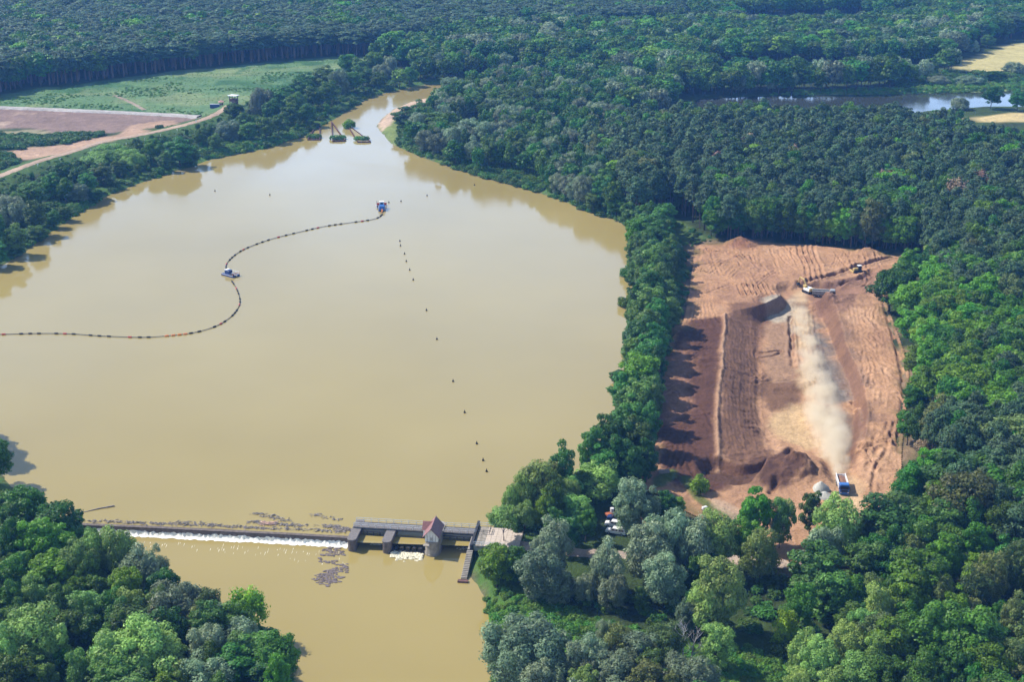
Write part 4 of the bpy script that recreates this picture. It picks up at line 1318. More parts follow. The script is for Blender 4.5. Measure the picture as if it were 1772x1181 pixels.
# left bank of the upper lake
LBG = 'trees along the left lake bank below the dike road'
LBL = 'dark green tree on the left lake bank below the dike road'
TT(190, 253, 88, 11, 'lightwillow', 'broad round willow on the left bank touching the dike road')
TT(226, 262, 54, 10, 'lightwillow', 'round green willow right of the broad one below the dike road')
TT(392, 211, 52, 11, 'willow', 'rounded grey willow on the left bank below the observation tower')
TT(362, 217, 32, 9, 'oak', 'small dark tree left of the rounded grey willow below the tower')
TT(405, 181, 36, 9, 'oak', 'round dark tree directly in front of the observation tower')
TT(14, 342, 66, 13, 'willow', 'pale topped willow at the left edge of the far bank')
TT(133, 320, 38, 9, 'willow', 'bluish round willow in the middle of the left lake bank')
for px, py, w, h, k in [(52, 316, 60, 12, 'alder'), (108, 278, 48, 12, 'alder'), (136, 287, 40, 11, 'alder'), (84, 300, 44, 11, 'alder'), (150, 298, 40, 10, 'alder'), (236, 240, 28, 9, 'alder'), (262, 242, 42, 11, 'oak'), (308, 240, 60, 12, 'alder'), (284, 262, 30, 8, 'alder'), (330, 248, 40, 10, 'alder'),
                        (90, 360, 36, 11, 'alder'), (58, 348, 46, 12, 'alder'), (110, 352, 34, 9, 'alder'), (20, 385, 56, 13, 'alder'), (60, 385, 44, 11, 'alder'), (-16, 370, 60, 14, 'oak'), (-14, 415, 60, 13, 'alder'), (24, 420, 40, 9, 'alder'), (160, 320, 36, 9, 'alder'), (110, 310, 36, 10, 'oak'), (30, 330, 40, 11, 'alder'),
                        (428, 210, 40, 10, 'alder'), (458, 204, 46, 11, 'oak'), (420, 195, 36, 11, 'alder'), (345, 222, 30, 9, 'alder'), (372, 232, 30, 8, 'alder'), (205, 275, 36, 8, 'alder'), (175, 285, 44, 9, 'alder')]:
    TT(px, py, w * .78, h * 1.22, k, LBL, LBG)
CBG = 'trees on the left bank of the canal'
CBL = 'tree in the dense row on the left bank of the canal beside the meadow'
TT(661, 112, 32, 11, 'willow', 'pale round willow at the far bend of the canal')
TT(731, 88, 48, 14, 'oak', 'dark round oak standing free beyond the canal bend')
for px, py, w, h, k in [(450, 155, 50, 14, 'willow'), (487, 150, 58, 15, 'alder'), (470, 172, 44, 13, 'alder'), (510, 160, 46, 14, 'oak'), (523, 127, 56, 16, 'alder'), (540, 150, 46, 14, 'oak'), (557, 115, 52, 16, 'alder'), (570, 140, 44, 14, 'oak'), (586, 122, 44, 15, 'willow'), (604, 94, 44, 15, 'oak'), (612, 125, 44, 13, 'oak'), (627, 114, 40, 13, 'alder'), (645, 91, 42, 14, 'oak'), (674, 98, 30, 12, 'willow'), (622, 100, 36, 14, 'alder'), (690, 118, 30, 8, 'alder'), (500, 185, 40, 11, 'oak'), (530, 180, 40, 11, 'oak'), (480, 200, 40, 11, 'oak'), (655, 125, 36, 10, 'oak')]:
    TT(px, py, w * .8, h * 1.15, k, CBL, CBG)
# far right pasture and pond edge
TT(1711, 60, 26, 11, 'oak', 'dark free standing tree with its shadow on the yellow pasture')
TT(1682, 70, 26, 9, 'willow', 'pale tree left of the free standing one at the yellow pasture')
TT(1752, 34, 44, 14, 'oak', 'round oak at the upper right edge beyond the yellow pasture')
TT(1618, 78, 50, 14, 'oak', 'round dark tree left of the yellow pasture')
TT(1624, 132, 38, 6, 'willow', 'round low willow between pasture and pond')
TT(1676, 132, 44, 6, 'willow', 'wide low willow bush right of the round one above the pond')
TT(1724, 122, 36, 7, 'oak', 'dark bush tree below the yellow pasture')
TT(1550, 132, 30, 7, 'oak', 'dark little tree at the pond edge left of the round low willow')
TT(1757, 108, 36, 9, 'willow', 'grey willow at the right edge below the pasture')
TT(1718, 152, 34, 14, 'oak', 'dark tree on the near pond bank beside the bright water')
TT(1662, 168, 32, 8, 'greyshrub', 'half bare bush before the bright water of the pond')
TT(1764, 158, 32, 13, 'oak', 'dark tree on the near pond bank at the right edge')

for px, py, r_, h_ in ((-62, 758, 5.5, 16), (-44, 776, 5.2, 16), (-26, 796, 5.0, 15), (-80, 744, 5.5, 16)):
    x_, y_ = P(px, py, 1.0)
    plant('oak', x_, y_, float(height([x_], [y_])[0]), h_, r_, 'oak just outside the left edge whose shade falls on the lake', 'oaks beyond the left edge')
# ------------------------------------------------------------------ woods: scattered over zones
def scatter(poly_px, step, z=1.6, jit=.42, seed=1):
    poly = PA(poly_px, z)
    rng = np.random.default_rng(seed)
    x0, y0 = poly.min(0); x1, y1 = poly.max(0)
    xs = np.arange(x0, x1, step); ys = np.arange(y0, y1, step * .9)
    X, Y = np.meshgrid(xs, ys)
    X = X + (np.arange(len(ys)) % 2)[:, None] * step * .5
    X = (X + rng.uniform(-jit, jit, X.shape) * step).ravel(); Y = (Y + rng.uniform(-jit, jit, Y.shape) * step).ravel()
    ok = sdist(poly, X, Y) < 0
    # only what the camera, or one a step to the side, can see
    px, py, _ = to_px(X, Y, 18.0)
    px2, py2, _ = to_px(X, Y, 1.0)
    ok &= (px > -330) & (px < W_PX + 380) & (py < H_PX + 30) & (py2 > -70)
    return X[ok], Y[ok], rng


GAP1 = PA([(1200, 112), (1400, 112), (1560, 118), (1645, 112), (1600, 136), (1560, 142), (1400, 150), (1240, 150)], 1.6)
GAP2 = PA([(1270, 30), (1360, 26), (1500, 24), (1510, 52), (1360, 60), (1280, 62)], 1.6)
GLADE = PA([(838, 1005), (900, 1022), (1000, 1040), (1040, 1080), (980, 1092), (900, 1092), (850, 1120)], 1.2)
GLADE2 = PA([(1255, 1112), (1300, 1108), (1380, 1150), (1400, 1200), (1220, 1200)], 1.2)
DARKGAP = PA([(1290, 1010), (1400, 1010), (1440, 1060), (1440, 1120), (1330, 1120), (1270, 1070)], 1.2)
CARLIT = PA([(1000, 885), (1060, 868), (1135, 885), (1135, 925), (1090, 940), (1040, 935), (1000, 920)], 1.6)


def clear_of(x, y, dw=2.0, dp=2.5, dr=6.0, dike=False):
    ok = (sdist(UP, x, y) > dw) & (sdist(DN, x, y) > dw) & (sdist(POND, x, y) > dw) & (sdist(PIT, x, y) > dp)
    ok &= ldist(DIKE, x, y) > (15 if dike else 5.5)
    ok &= ldist(ROAD_S, x, y) > dr
    for poly in (MEADOW, FIELD, SANDYARD, YARD2, PASTURE, PASTURE2, STRIP, SANDBANK, GREENBANK, CLEARING, CORNER, CARPARK, GLADE, GLADE2, DARKGAP, CARLIT, GAP1, GAP2):
        ok &= sdist(poly, x, y) > 1.0
    return ok


_cells = {}


def apart(x, y, r):
    """keep a new tree off the trunks already planted"""
    for (a, b, rr_) in TREE_XY:
        if abs(a - x) < 9 and (a - x) ** 2 + (b - y) ** 2 < (max(2.2, .5 * (r + rr_) * .75)) ** 2: return False
    return True


CAND = {'near': [], 'far': []}


def zone(name, poly_px, step, mix, hr, seed, label, group, dw=2.0, dp=2.5, keepoff=True, thin=0.0, dr=6.0, rs=1.0):
    """mix: list of (kind, weight, noise scale, noise sign)"""
    x, y, rng = scatter(poly_px, step, seed=seed)
    ok = clear_of(x, y, dw, dp, dr, name == 'leftbank')
    x, y = x[ok], y[ok]
    if thin > 0:
        kk = rng.random(len(x)) > thin
        x, y = x[kk], y[kk]
    z = height(x, y)
    n = fbm(x, y, 45, 3)
    for i in range(len(x)):
        if keepoff and not apart(x[i], y[i], 4.0): continue
        w = np.array([m[1] * math.exp(m[2] * n[i] * 6) for m in mix]); w /= w.sum()
        kind = mix[rng.choice(len(mix), p=w)][0]
        h = rng.uniform(*hr) * (1.08 if kind == 'pine' else 1)
        r = h * {'pine': .16, 'alder': .25, 'willow': .36, 'lightwillow': .36}.get(kind, .31) * rng.uniform(.72, 1.38) * rs
        d = to_px(x[i], y[i], z[i])[2]
        CAND['near'].append((r * 2 * h / d / d, kind, x[i], y[i], z[i] - .1, h, r, label, group))


# pine wood right of the lake, behind and beside the pit
zone('pines', [(1100, 395), (1060, 330), (1010, 280), (1080, 250), (1180, 238), (1560, 241), (1650, 262), (1700, 284), (1900, 288), (1900, 620), (1640, 560), (1600, 470), (1595, 442), (1500, 433), (1400, 421), (1300, 414), (1245, 415), (1215, 400), (1165, 366)], 5.0,
     [('pine', .93, -.2), ('oak', .035, .6), ('bright', .012, 1.0), ('alder', .025, .5), ('olive', .02, 0), ('dry', .004, 0)], (14.5, 22.5), 21, 'dark grey green pine in the closed wood behind the pit', 'wood behind the pit')
zone('east', [(1600, 560), (1610, 480), (1640, 470), (1950, 560), (1950, 800), (1640, 800), (1605, 700)], 6.2,
     [('bright', .58, .6), ('oak', .22, 0), ('pine', .2, -.9)], (15, 19), 22, 'tree in the leafy wood right of the pit', 'leafy wood right of the pit')
zone('eastpine', [(1610, 790), (1950, 780), (1950, 1010), (1720, 1000), (1640, 960), (1600, 880)], 5.4,
     [('pine', .66, -.5), ('oak', .16, .5), ('olive', .12, .3), ('bright', .06, .5)], (16, 20), 23, 'grey green pine in the wood right of the lower pit', 'wood right of the lower pit')
zone('southeast', [(1480, 1010), (1560, 960), (1700, 960), (1950, 1000), (1950, 1420), (1480, 1420), (1440, 1240), (1470, 1120)], 7.0,
     [('oak', .5, 0), ('alder', .25, 0), ('olive', .15, .5), ('bright', .1, .5)], (9, 14), 24, 'shaded tree low between the bigger crowns at lower right', 'understorey trees at lower right')
zone('south', [(900, 1000), (1000, 990), (1200, 1000), (1400, 1000), (1440, 1040), (1440, 1080), (1330, 1090), (1200, 1085), (1060, 1060), (960, 1040)], 8.0,
     [('alder', .5, 0), ('oak', .3, 0), ('willow', .2, 0)], (6, 10), 25, 'tree under the willows south of the weir road', 'understorey trees south of the weir road', thin=.6)
zone('southbottom', [(950, 1175), (1160, 1160), (1240, 1200), (1260, 1400), (860, 1400), (880, 1240)], 6.5,
     [('willow', .5, 0), ('olive', .2, .5), ('alder', .3, 0)], (6, 10), 26, 'tree in the thicket at the bottom edge', 'thicket trees at the bottom edge', thin=.1)
zone('leftbottom', [(-140, 930), (60, 930), (150, 950), (220, 1010), (300, 1075), (430, 1120), (490, 1180), (500, 1400), (-140, 1400)], 6.8,
     [('oak', .45, 0), ('alder', .3, 0), ('lightwillow', .15, .5), ('bright', .1, .4)], (8, 14), 27, 'shaded tree between the bigger crowns of the left bank wood', 'understorey trees of the left bank wood')
0 and zone('leftback', [(-140, 830), (20, 860), (80, 885), (130, 915), (60, 940), (-140, 940)], 7, [('oak', .6, 0), ('alder', .4, 0)], (4, 6.5), 28, 'dark tree crowding the left end of the weir', 'dark trees at the left end of the weir')
zone('spit', [(860, 925), (905, 905), (960, 878), (1010, 850), (1050, 805), (1090, 800), (1100, 850), (1000, 900), (900, 930)], 6.5, [('oak', .4, 0), ('alder', .4, 0), ('lightwillow', .2, 0)], (7, 11), 29,
     'small tree filling the willow group on the spit', 'understorey trees on the spit', dr=4)
zone('row', [(1084, 430), (1094, 400), (1150, 390), (1165, 440), (1160, 560), (1140, 640), (1126, 720), (1106, 800), (1056, 810), (1075, 720), (1092, 600)], 6.0, [('alder', 1, 0)], (10, 14), 30, ROWL, ROWG, dw=1.0, dp=-1)
zone('edge', [(1220, 398), (1245, 404), (1300, 403), (1400, 409), (1500, 421), (1592, 431), (1595, 442), (1500, 433), (1400, 421), (1300, 414), (1245, 415), (1222, 408)], 5.5, [('oak', .6, 0), ('bright', .25, .5), ('alder', .15, 0)], (13, 19), 43, EDL, EDG)
zone('shore', [(704, 266), (722, 230), (748, 192), (800, 160), (905, 140), (1000, 160), (1130, 225), (1080, 250), (1010, 285), (1060, 340), (1100, 400), (1070, 385), (980, 352), (850, 312)], 8.0,
     [('alder', .45, 0), ('oak', .3, .3), ('willow', .2, .5), ('pine', .06, -1)], (11, 16), 31, 'leafy tree in the mixed wood between the lake and the pines', 'mixed wood between lake and pines', thin=.1)
zone('mid', [(690, 150), (740, 128), (800, 120), (1000, 128), (1180, 168), (1120, 215), (1000, 160), (905, 128), (800, 138), (728, 146)], 9.5, [('farbroad', .72, 0), ('farwillow', .18, .3), ('farbright', .1, .3)], (12, 17), 32,
     'leafy tree in the wood beyond the canal', 'leafy trees beyond the canal', thin=.15, rs=1.25)
zone('midback', [(640, 108), (720, 90), (900, 62), (1180, 60), (1330, 110), (1560, 140), (1560, 158), (1300, 163), (1180, 168), (1000, 128), (800, 120), (740, 126)], 11.5, [('farbroad', .8, 0), ('farwillow', .09, .5), ('farbright', .1, .3)], (15, 22), 33,
     'broad tree in the leafy wood behind the pond', 'leafy trees behind the pond', thin=.05, rs=1.3)
zone('pondrim', [(1200, 168), (1560, 150), (1640, 130), (1560, 128), (1400, 140), (1240, 148)], 8, [('farbroad', .7, 0), ('farwillow', .3, .5)], (9, 16), 34, 'leafy tree on the far rim of the pond', 'leafy trees on the far rim of the pond', dw=.5)
zone('nearpond', [(1560, 236), (1600, 212), (1660, 206), (1672, 222), (1700, 262), (1900, 268), (1900, 288), (1700, 284), (1650, 262)], 7, [('farbright', .5, 0), ('farbroad', .3, 0), ('pine', .2, 0)], (6, 9), 35, 'leafy tree between the pond and the pine wood', 'leafy trees between pond and pines')
zone('leftbank', [(-120, 330), (0, 318), (120, 276), (230, 246), (330, 226), (395, 196), (440, 170), (500, 150), (560, 120), (640, 104), (700, 120), (690, 150), (600, 190), (500, 238), (330, 285), (130, 370), (0, 460), (-160, 520)], 6.4,
     [('alder', .6, 0), ('oak', .25, 0), ('willow', .15, .6)], (3.0, 6.5), 36, 'low tree in the scrub on the left lake bank', 'low trees in the scrub of the left lake bank', thin=.8, dw=1.5)
# far woods
FARW = [(-160, 178), (-60, 174), (60, 150), (110, 146), (200, 134), (300, 121), (430, 107), (560, 97), (640, 96), (720, 88), (900, 60), (1180, 56), (1180, -60), (-160, -60)]
zone('farpine', FARW, 6.6, [('farpine', .92, -.2), ('farbroad', .07, .6), ('farbright', .012, .5)], (19, 24), 41, 'pine at the dark edge of the far wood behind the meadow', 'far wood edge', keepoff=False, rs=1.15)
FARR = [(1180, 56), (1330, 108), (1560, 138), (1650, 128), (1640, 108), (1690, 78), (1770, 66), (1950, 50), (1950, -60), (1180, -60)]
zone('farleaf', FARR, 11.5, [('farbroad', .78, 0), ('farwillow', .05, .8), ('farpine', .1, -.5), ('farbright', .08, .5)], (15, 21), 42, 'broad tree in the far leafy wood at upper right', 'far leafy wood at upper right', keepoff=False, rs=1.3)

LIMIT = {}
for o in COL.objects:
    if o.parent is None and 'category' in o.keys():
        LIMIT[o.name.split('.')[0]] = LIMIT.get(o.name.split('.')[0], 0) + 1
rest = {'pine': [], 'leaf': []}
LOOK = {'oak': 'deep green oak', 'bright': 'fresh green broadleaf tree', 'alder': 'dull green alder', 'willow': 'grey green willow', 'lightwillow': 'pale green willow', 'olive': 'olive tinted birch', 'dry': 'withered brown tree',
        'pine': 'dusky green pine', 'farpine': 'hazy pine', 'farbroad': 'hazy dark leafy tree', 'farbright': 'hazy fresh green leafy tree', 'farwillow': 'hazy pale grey willow'}


def describe(kind, h, r, lab, grp):
    cut = min(lab.index(w_) for w_ in (' in the ', ' at the ', ' low between ', ' under the ', ' between ', ' filling ', ' beyond ', ' behind ', ' on the ') if w_ in lab)
    size = ('tall ' if h > 18.5 else 'small ' if h < 9 else '') + ('slender ' if r < .2 * h and kind not in ('pine', 'farpine') else 'broad ' if r > .37 * h else '')
    place = lab[cut:]
    while len((size + LOOK[kind] + place).split()) > 16 and size: size = ' '.join(size.split()[1:]) + (' ' if len(size.split()) > 1 else '')
    return size + LOOK[kind] + place, grp + ': ' + (size + LOOK[kind]).strip()



for c in sorted(CAND['near'], key=lambda c: -c[0]):
    s_, kind, x, y, z, h, r, lab, grp = c
    nm = NAMES[kind]
    fx_ = to_px(x, y, z + h * .6)
    if LIMIT.get(nm, 0) < 296 and -40 < fx_[0] < W_PX + 40 and to_px(x, y, z + h)[1] < H_PX:
        LIMIT[nm] = LIMIT.get(nm, 0) + 1
        if grp not in (ROWG, EDG): lab, grp = describe(kind, h, r, lab, grp)
        plant(kind, x, y, z, h, r, lab, grp)
    else:
        rest['pine' if kind in ('pine', 'farpine') else 'leaf'].append((kind, x, y, z, h, r))
print('individual', LIMIT, 'rest', {k: len(v) for k, v in rest.items()})


def mass(name, items, kinds, label_kind):
    """everything past the first 300 of a kind: one object whose points carry real tree meshes"""
    protos = bpy.data.collections.new(name + '_kinds')
    order = {}
    k = 0
    for kd in kinds:
        for (me, tm, H, R) in PROTO[kd]:
            src = next((o for o in COL.objects if o.type == 'MESH' and o.data == me), None)
            if src is None: continue
            order.setdefault(kd, []).append((src.name, H, R)); protos.objects.link(src)
    names = sorted(o.name for o in protos.objects)
    V, rot, sc, ix = [], [], [], []
    for kd, x, y, z, h, r in items:
        kd = {'pine': 'farpine', 'oak': 'farbroad', 'bright': 'farbright', 'alder': 'farbroad', 'willow': 'farwillow', 'olive': 'farwillow', 'lightwillow': 'farwillow'}.get(kd, kd)
        if kd not in order: kd = next(iter(order))
        nmx, H, R = random.choice(order[kd])
        V.append((x, y, z)); rot.append((0, 0, random.uniform(0, 6.28))); sc.append((r / R, r / R, h / H)); ix.append(names.index(nmx))
    me = bpy.data.meshes.new(name)
    me.from_pydata(V, [], [])
    for nm, ty, dat, key in (('rot', 'FLOAT_VECTOR', rot, 'vector'), ('scl', 'FLOAT_VECTOR', sc, 'vector'), ('idx', 'INT', ix, 'value')):
        a = me.attributes.new(nm, ty, 'POINT')
        a.data.foreach_set(key, np.array(dat, np.int32 if ty == 'INT' else np.float32).ravel())
    o = link(name, me)
    tag(o, kind='stuff')
    ng = bpy.data.node_groups.new(name, 'GeometryNodeTree')
    ng.interface.new_socket('Geometry', in_out='INPUT', socket_type='NodeSocketGeometry')
    ng.interface.new_socket('Geometry', in_out='OUTPUT', socket_type='NodeSocketGeometry')
    N = ng.nodes.new
    gi, go = N('NodeGroupInput'), N('NodeGroupOutput')
    ci = N('GeometryNodeCollectionInfo'); ci.inputs['Collection'].default_value = protos
    ci.inputs['Separate Children'].default_value = True; ci.inputs['Reset Children'].default_value = True
    ip = N('GeometryNodeInstanceOnPoints'); ip.inputs['Pick Instance'].default_value = True
    def at(nm, ty):
        a = N('GeometryNodeInputNamedAttribute'); a.data_type = ty; a.inputs['Name'].default_value = nm
        return a.outputs['Attribute']
    L = ng.links.new
    L(gi.outputs[0], ip.inputs['Points']); L(ci.outputs[0], ip.inputs['Instance'])
    L(at('idx', 'INT'), ip.inputs['Instance Index'])
    L(at('rot', 'FLOAT_VECTOR'), ip.inputs['Rotation']); L(at('scl', 'FLOAT_VECTOR'), ip.inputs['Scale'])
    L(ip.outputs[0], go.inputs[0])
    md = o.modifiers.new('scatter', 'NODES'); md.node_group = ng
    return o


mass('pine_woods', rest['pine'], ['farpine'], 'pine')
mass('leafy_woods', rest['leaf'], ['farbroad', 'farbright', 'farwillow'], 'leaf')


# ------------------------------------------------------------------ ground cover: scrub, reeds, tall herbs
def cover(poly_px, step, kind, hr, seed, dw=.6, thin=.0, z=1.6, noise=None, avoid=True, near=True):
    x, y, rng = scatter(poly_px, step, z, .5, seed)
    ok = (sdist(UP, x, y) > dw) & (sdist(DN, x, y) > dw) & (sdist(POND, x, y) > .3) & (sdist(PIT, x, y) > 1.0) & (ldist(DIKE, x, y) > 4.2) & (ldist(ROAD_S, x, y) > 4.5) & (sdist(CARPARK, x, y) > 0) & (sdist(SANDYARD, x, y) > 1) & (sdist(FIELD, x, y) > 1.5) & (sdist(SANDBANK, x, y) > 0) & (sdist(GREENBANK, x, y) > 0)
    if kind == 'lowbush': ok &= (sdist(GLADE, x, y) > 0) & (sdist(GLADE2, x, y) > 0)
    if noise is not None:
        ok &= fbm(x, y, noise[0], 3) > noise[1]
    ok &= rng.random(len(x)) > thin
    x, y = x[ok], y[ok]
    zz = height(x, y)
    dk_ = ldist(DIKE, x, y)
    out = []
    for i in range(len(x)):
        h = rng.uniform(*hr)
        if dk_[i] < 13: h *= .35
        out.append((kind, x[i], y[i], zz[i] - .15, h, h * rng.uniform(.8, 1.5)))
    return out


cv = []
BANKS = [(-160, 900), (-160, 320), (120, 264), (400, 190), (640, 100), (920, 120), (1130, 220), (1180, 420), (1180, 900), (840, 1010), (870, 1300), (480, 1300), (480, 1090), (200, 960)]
cv += cover([(-160, 335), (0, 315), (120, 272), (230, 242), (330, 222), (395, 190), (640, 104), (700, 150), (500, 245), (130, 378), (0, 470), (-160, 540)], 3.2, 'lowbush', (.8, 2.6), 51, .4, thin=.5)
cv += cover([(640, 250), (690, 205), (830, 200), (960, 320), (1100, 380), (1180, 420), (1170, 800), (1050, 860), (900, 930), (850, 945), (1000, 1000), (1060, 1060), (850, 1000), (840, 990), (830, 960), (1040, 800), (1084, 640), (1090, 420), (1060, 384), (850, 315)], 2.8, 'lowbush', (1.0, 2.6), 52, .3, thin=.15)
cv += cover([(838, 1010), (900, 1030), (960, 1035), (1040, 1070), (1200, 1120), (1300, 1120), (1380, 1160), (1380, 1300), (870, 1300), (850, 1150)], 1.7, 'reedclump', (.5, 1.2), 53, .2, thin=.1)
cv += cover([(838, 1010), (900, 1030), (960, 1035), (1040, 1070), (1200, 1120), (870, 1300), (850, 1150)], 8.0, 'lowbush', (.8, 1.8), 54, .2, thin=.6)
cv += cover([(335, 293), (400, 263), (470, 250), (505, 239), (520, 226), (480, 236), (400, 252), (345, 280)], 2.2, 'reedclump', (1.0, 2.0), 67, .2)
cv += cover([(130, 376), (165, 352), (180, 342), (160, 340), (120, 362)], 2.2, 'reedclump', (1.0, 2.0), 68, .2)
cv += cover([(1370, 157), (1570, 155), (1850, 143), (1850, 152), (1570, 163), (1400, 164)], 3.0, 'reedclump', (.8, 1.8), 69, -2)
cv += cover([(1000, 990), (1480, 990), (1480, 1300), (1380, 1160), (1200, 1100), (1040, 1060)], 4.2, 'lowbush', (1.0, 2.4), 55, thin=.3)
cv += cover([(-140, 930), (150, 915), (300, 1040), (480, 1100), (520, 1220), (510, 1400), (-140, 1400)], 3.2, 'lowbush', (1.2, 3.0), 56, .2, thin=.2)
cv += cover([(1130, 366), (1240, 415), (1205, 424), (1180, 560), (1150, 640), (1110, 800), (1090, 800), (1140, 600), (1170, 470)], 3.5, 'lowbush', (.6, 1.8), 57, thin=.45)
cv += cover([(-200, 192), (-60, 182), (60, 155), (110, 153), (200, 139), (300, 126), (430, 112), (560, 101), (640, 99), (640, 108), (560, 128), (480, 160), (430, 185), (385, 194), (345, 202), (200, 193), (0, 184)], 3.3, 'reedclump', (.15, .5), 58, thin=.2, noise=(30, -.35))
cv += cover([(-200, 190), (-60, 182), (60, 156), (200, 141), (430, 114), (640, 101), (640, 106), (560, 126), (480, 158), (430, 183), (385, 192), (345, 200), (200, 191), (0, 182)], 3.6, 'reedclump', (.4, 1.0), 66, noise=(22, .15))
cv += cover([(-100, 235), (60, 236), (160, 232), (200, 236), (190, 240), (140, 250), (60, 258), (-100, 262)], 3.4, 'lowbush', (1.5, 3.2), 59, thin=.1)
cv += cover([(250, 222), (300, 213), (345, 207), (372, 198), (330, 210), (290, 222)], 3.4, 'lowbush', (1.0, 2.2), 60, thin=.3)
cv += cover([(-100, 275), (30, 268), (40, 282), (0, 296), (-100, 330)], 3.4, 'lowbush', (1.5, 3.4), 61, thin=.1)
cv += cover([(1200, 172), (1350, 160), (1560, 152), (1900, 135), (1900, 146), (1700, 160), (1400, 170), (1240, 178)], 3.5, 'reedclump', (1.0, 2.0), 62, -3)
cv += cover([(1560, 128), (1700, 126), (1900, 120), (1900, 138), (1560, 150)], 5, 'lowbush', (1.5, 3.6), 63, thin=.3)
cv += cover([(700, 120), (900, 90), (1180, 110), (1180, 168), (1000, 130), (800, 132), (700, 146)], 6, 'lowbush', (1.5, 3.5), 64, thin=.3)
cv += cover([(1395, 985), (1480, 960), (1560, 900), (1600, 860), (1620, 940), (1540, 990)], 4, 'lowbush', (1, 2.4), 65, thin=.4)

BUSH_N = {'lowbush': 0, 'reedclump': 0}
rest_c = []
cv.sort(key=lambda c: -c[4] * c[5] / (c[2] ** 2))
for kd, x, y, z, h, r in cv:
    if BUSH_N[kd] < (2 if kd == 'reedclump' else 6):
        BUSH_N[kd] += 1
        if kd == 'lowbush': plant('lowbush', x, y, z, h, r, 'low green bush among the undergrowth on the banks', 'low bushes on the banks')
        else: plant('reedclump', x, y, z, h, r, 'pale green clump of tall herbs in the river bank glade', 'herb clumps of the river bank glade', name='herb_clump')
    else:
        rest_c.append((kd, x, y, z, h, r))
print('cover', len(cv))
mass('undergrowth', [c for c in rest_c if c[0] == 'lowbush'], ['lowbush'], 'bush')
mass('tall_grass', [c for c in rest_c if c[0] == 'reedclump'], ['reedclump'], 'herb')
# ------------------------------------------------------------------ the weir
WO = Vector((*P(608, 955.7, Z_DN), 0))
WR = math.radians(-7.2)          # bridge axis; local +x along the bridge, local -y downstream


def wl_(x, y, z=0.0):
    c, s = math.cos(WR), math.sin(WR)
    return (WO.x + c * x - s * y, WO.y + s * x + c * y, z)


def pier_poly(w, L, n=7):
    """plan with a rounded downstream nose at y = 0 and a rounded upstream end"""
    r = w / 2
    pts = [(-r * math.cos(math.pi * k / n), r - r * math.sin(math.pi * k / n)) for k in range(n + 1)]
    return pts + [(r * math.cos(math.pi * k / n), L - r + r * math.sin(math.pi * k / n)) for k in range(n + 1)]


wb = empty('weir_bridge', (WO.x, WO.y, 0), WR, 'dark stone weir bridge with gates and a railed walkway across the river', 'bridge')
for x, w, L in ((0, 2.2, 11.5), (8.9, 2.2, 10.6)):
    mb = MB(); pp = pier_poly(w, L)
    mb.prism([(a + x, b) for a, b in pp], Z_DN - 2.5, 1.2)
    p_ = mb.build('pier', M['darkstone'], wb)
    c_ = MB(); c_.prism([(a * 1.07 + x, (b - L / 2) * 1.02 + L / 2) for a, b in pp], 1.2, 1.5)
    c_.build('capstone', M['deck'], p_)
DY0, DY1 = 6.6, 9.6
deck = MB(); deck.box(-1.0, 30.6, DY0, DY1, 1.55, 1.78); deck.build('walkway', M['concrete'], wb)
g_ = MB()
for y in (DY0 + .25, DY1 - .25): g_.box(-.6, 30.3, y - .15, y + .15, 1.2, 1.545)
g_.build('girder', M['darksteel'], wb)
pl = []
for k in range(62):
    if 17.4 < k * .5 < 22.2 and False: continue
    q = MB(); q.box(-.95 + k * .5, -.95 + k * .5 + .44, DY0 - .08, DY1 + .08, 1.785, 1.85)
    pl.append(q)
pm = None
for k, q in enumerate(pl):
    q.build('plank', M['deck'], wb)


def railing(name, pts, h, mat, parent, step=2.0, rails=(1.0, .55)):
    rb = MB()
    for a, b in zip(pts[:-1], pts[1:]):
        a, b = Vector(a), Vector(b)
        n = max(1, round((b - a).length / step))
        for k in range(n + 1):
            p = a.lerp(b, k / n)
            rb.tube([p, p + Vector((0, 0, h))], .055, 5)
        for f in rails: rb.tube([a + Vector((0, 0, h * f)), b + Vector((0, 0, h * f))], .06, 5)
    return rb.build(name, mat, parent)


railing('railing', [(-.8, DY1 - .05, 1.83), (30.4, DY1 - .05, 1.83)], 1.15, M['rail'], wb)
railing('railing', [(-.8, DY0 + .05, 1.83), (18.2, DY0 + .05, 1.83)], 1.15, M['rail'], wb)
railing('railing', [(22.4, DY0 + .05, 1.83), (30.4, DY0 + .05, 1.83)], 1.15, M['rail'], wb)
# gate bays
for x0, x1 in ((1.15, 7.75), (22.3, 29.4)):
    gb = MB(); gb.box(x0, x1, 5.9, 6.2, .95, 1.15); gb.build('gate_beam', M['darksteel'], wb)
    for k in range(1, 4):
        x = x0 + (x1 - x0) * k / 4
        q = MB(); q.box(x - .1, x + .1, 5.9, 6.1, Z_DN - .5, .945); q.build('gate_post', M['darksteel'], wb)
    q = MB(); q.box(x0, x1, 6.15, 6.4, Z_DN - 1.5, .05); q.build('gate_panel', M['darksteel'], wb)
q = MB(); q.box(10.1, 18.3, 6.15, 6.4, Z_DN - 1.5, .05); q.build('gate_panel', M['darksteel'], wb)
q = MB(); q.box(10.1, 18.3, 1.5, 2.5, Z_DN - 1.5, Z_DN + .4); q.build('sill', M['darkstone'], wb)
for k in range(5):
    x = 11.0 + k * 1.55
    mb = MB(); mb.prism([(x - .45, 1.3), (x + .45, 1.3), (x + .45, 2.0), (x + .2, 2.6), (x - .2, 2.6), (x - .45, 2.0)], Z_DN + .41, Z_DN + 1.2)
    mb.build('baffle_block', M['black'], wb)
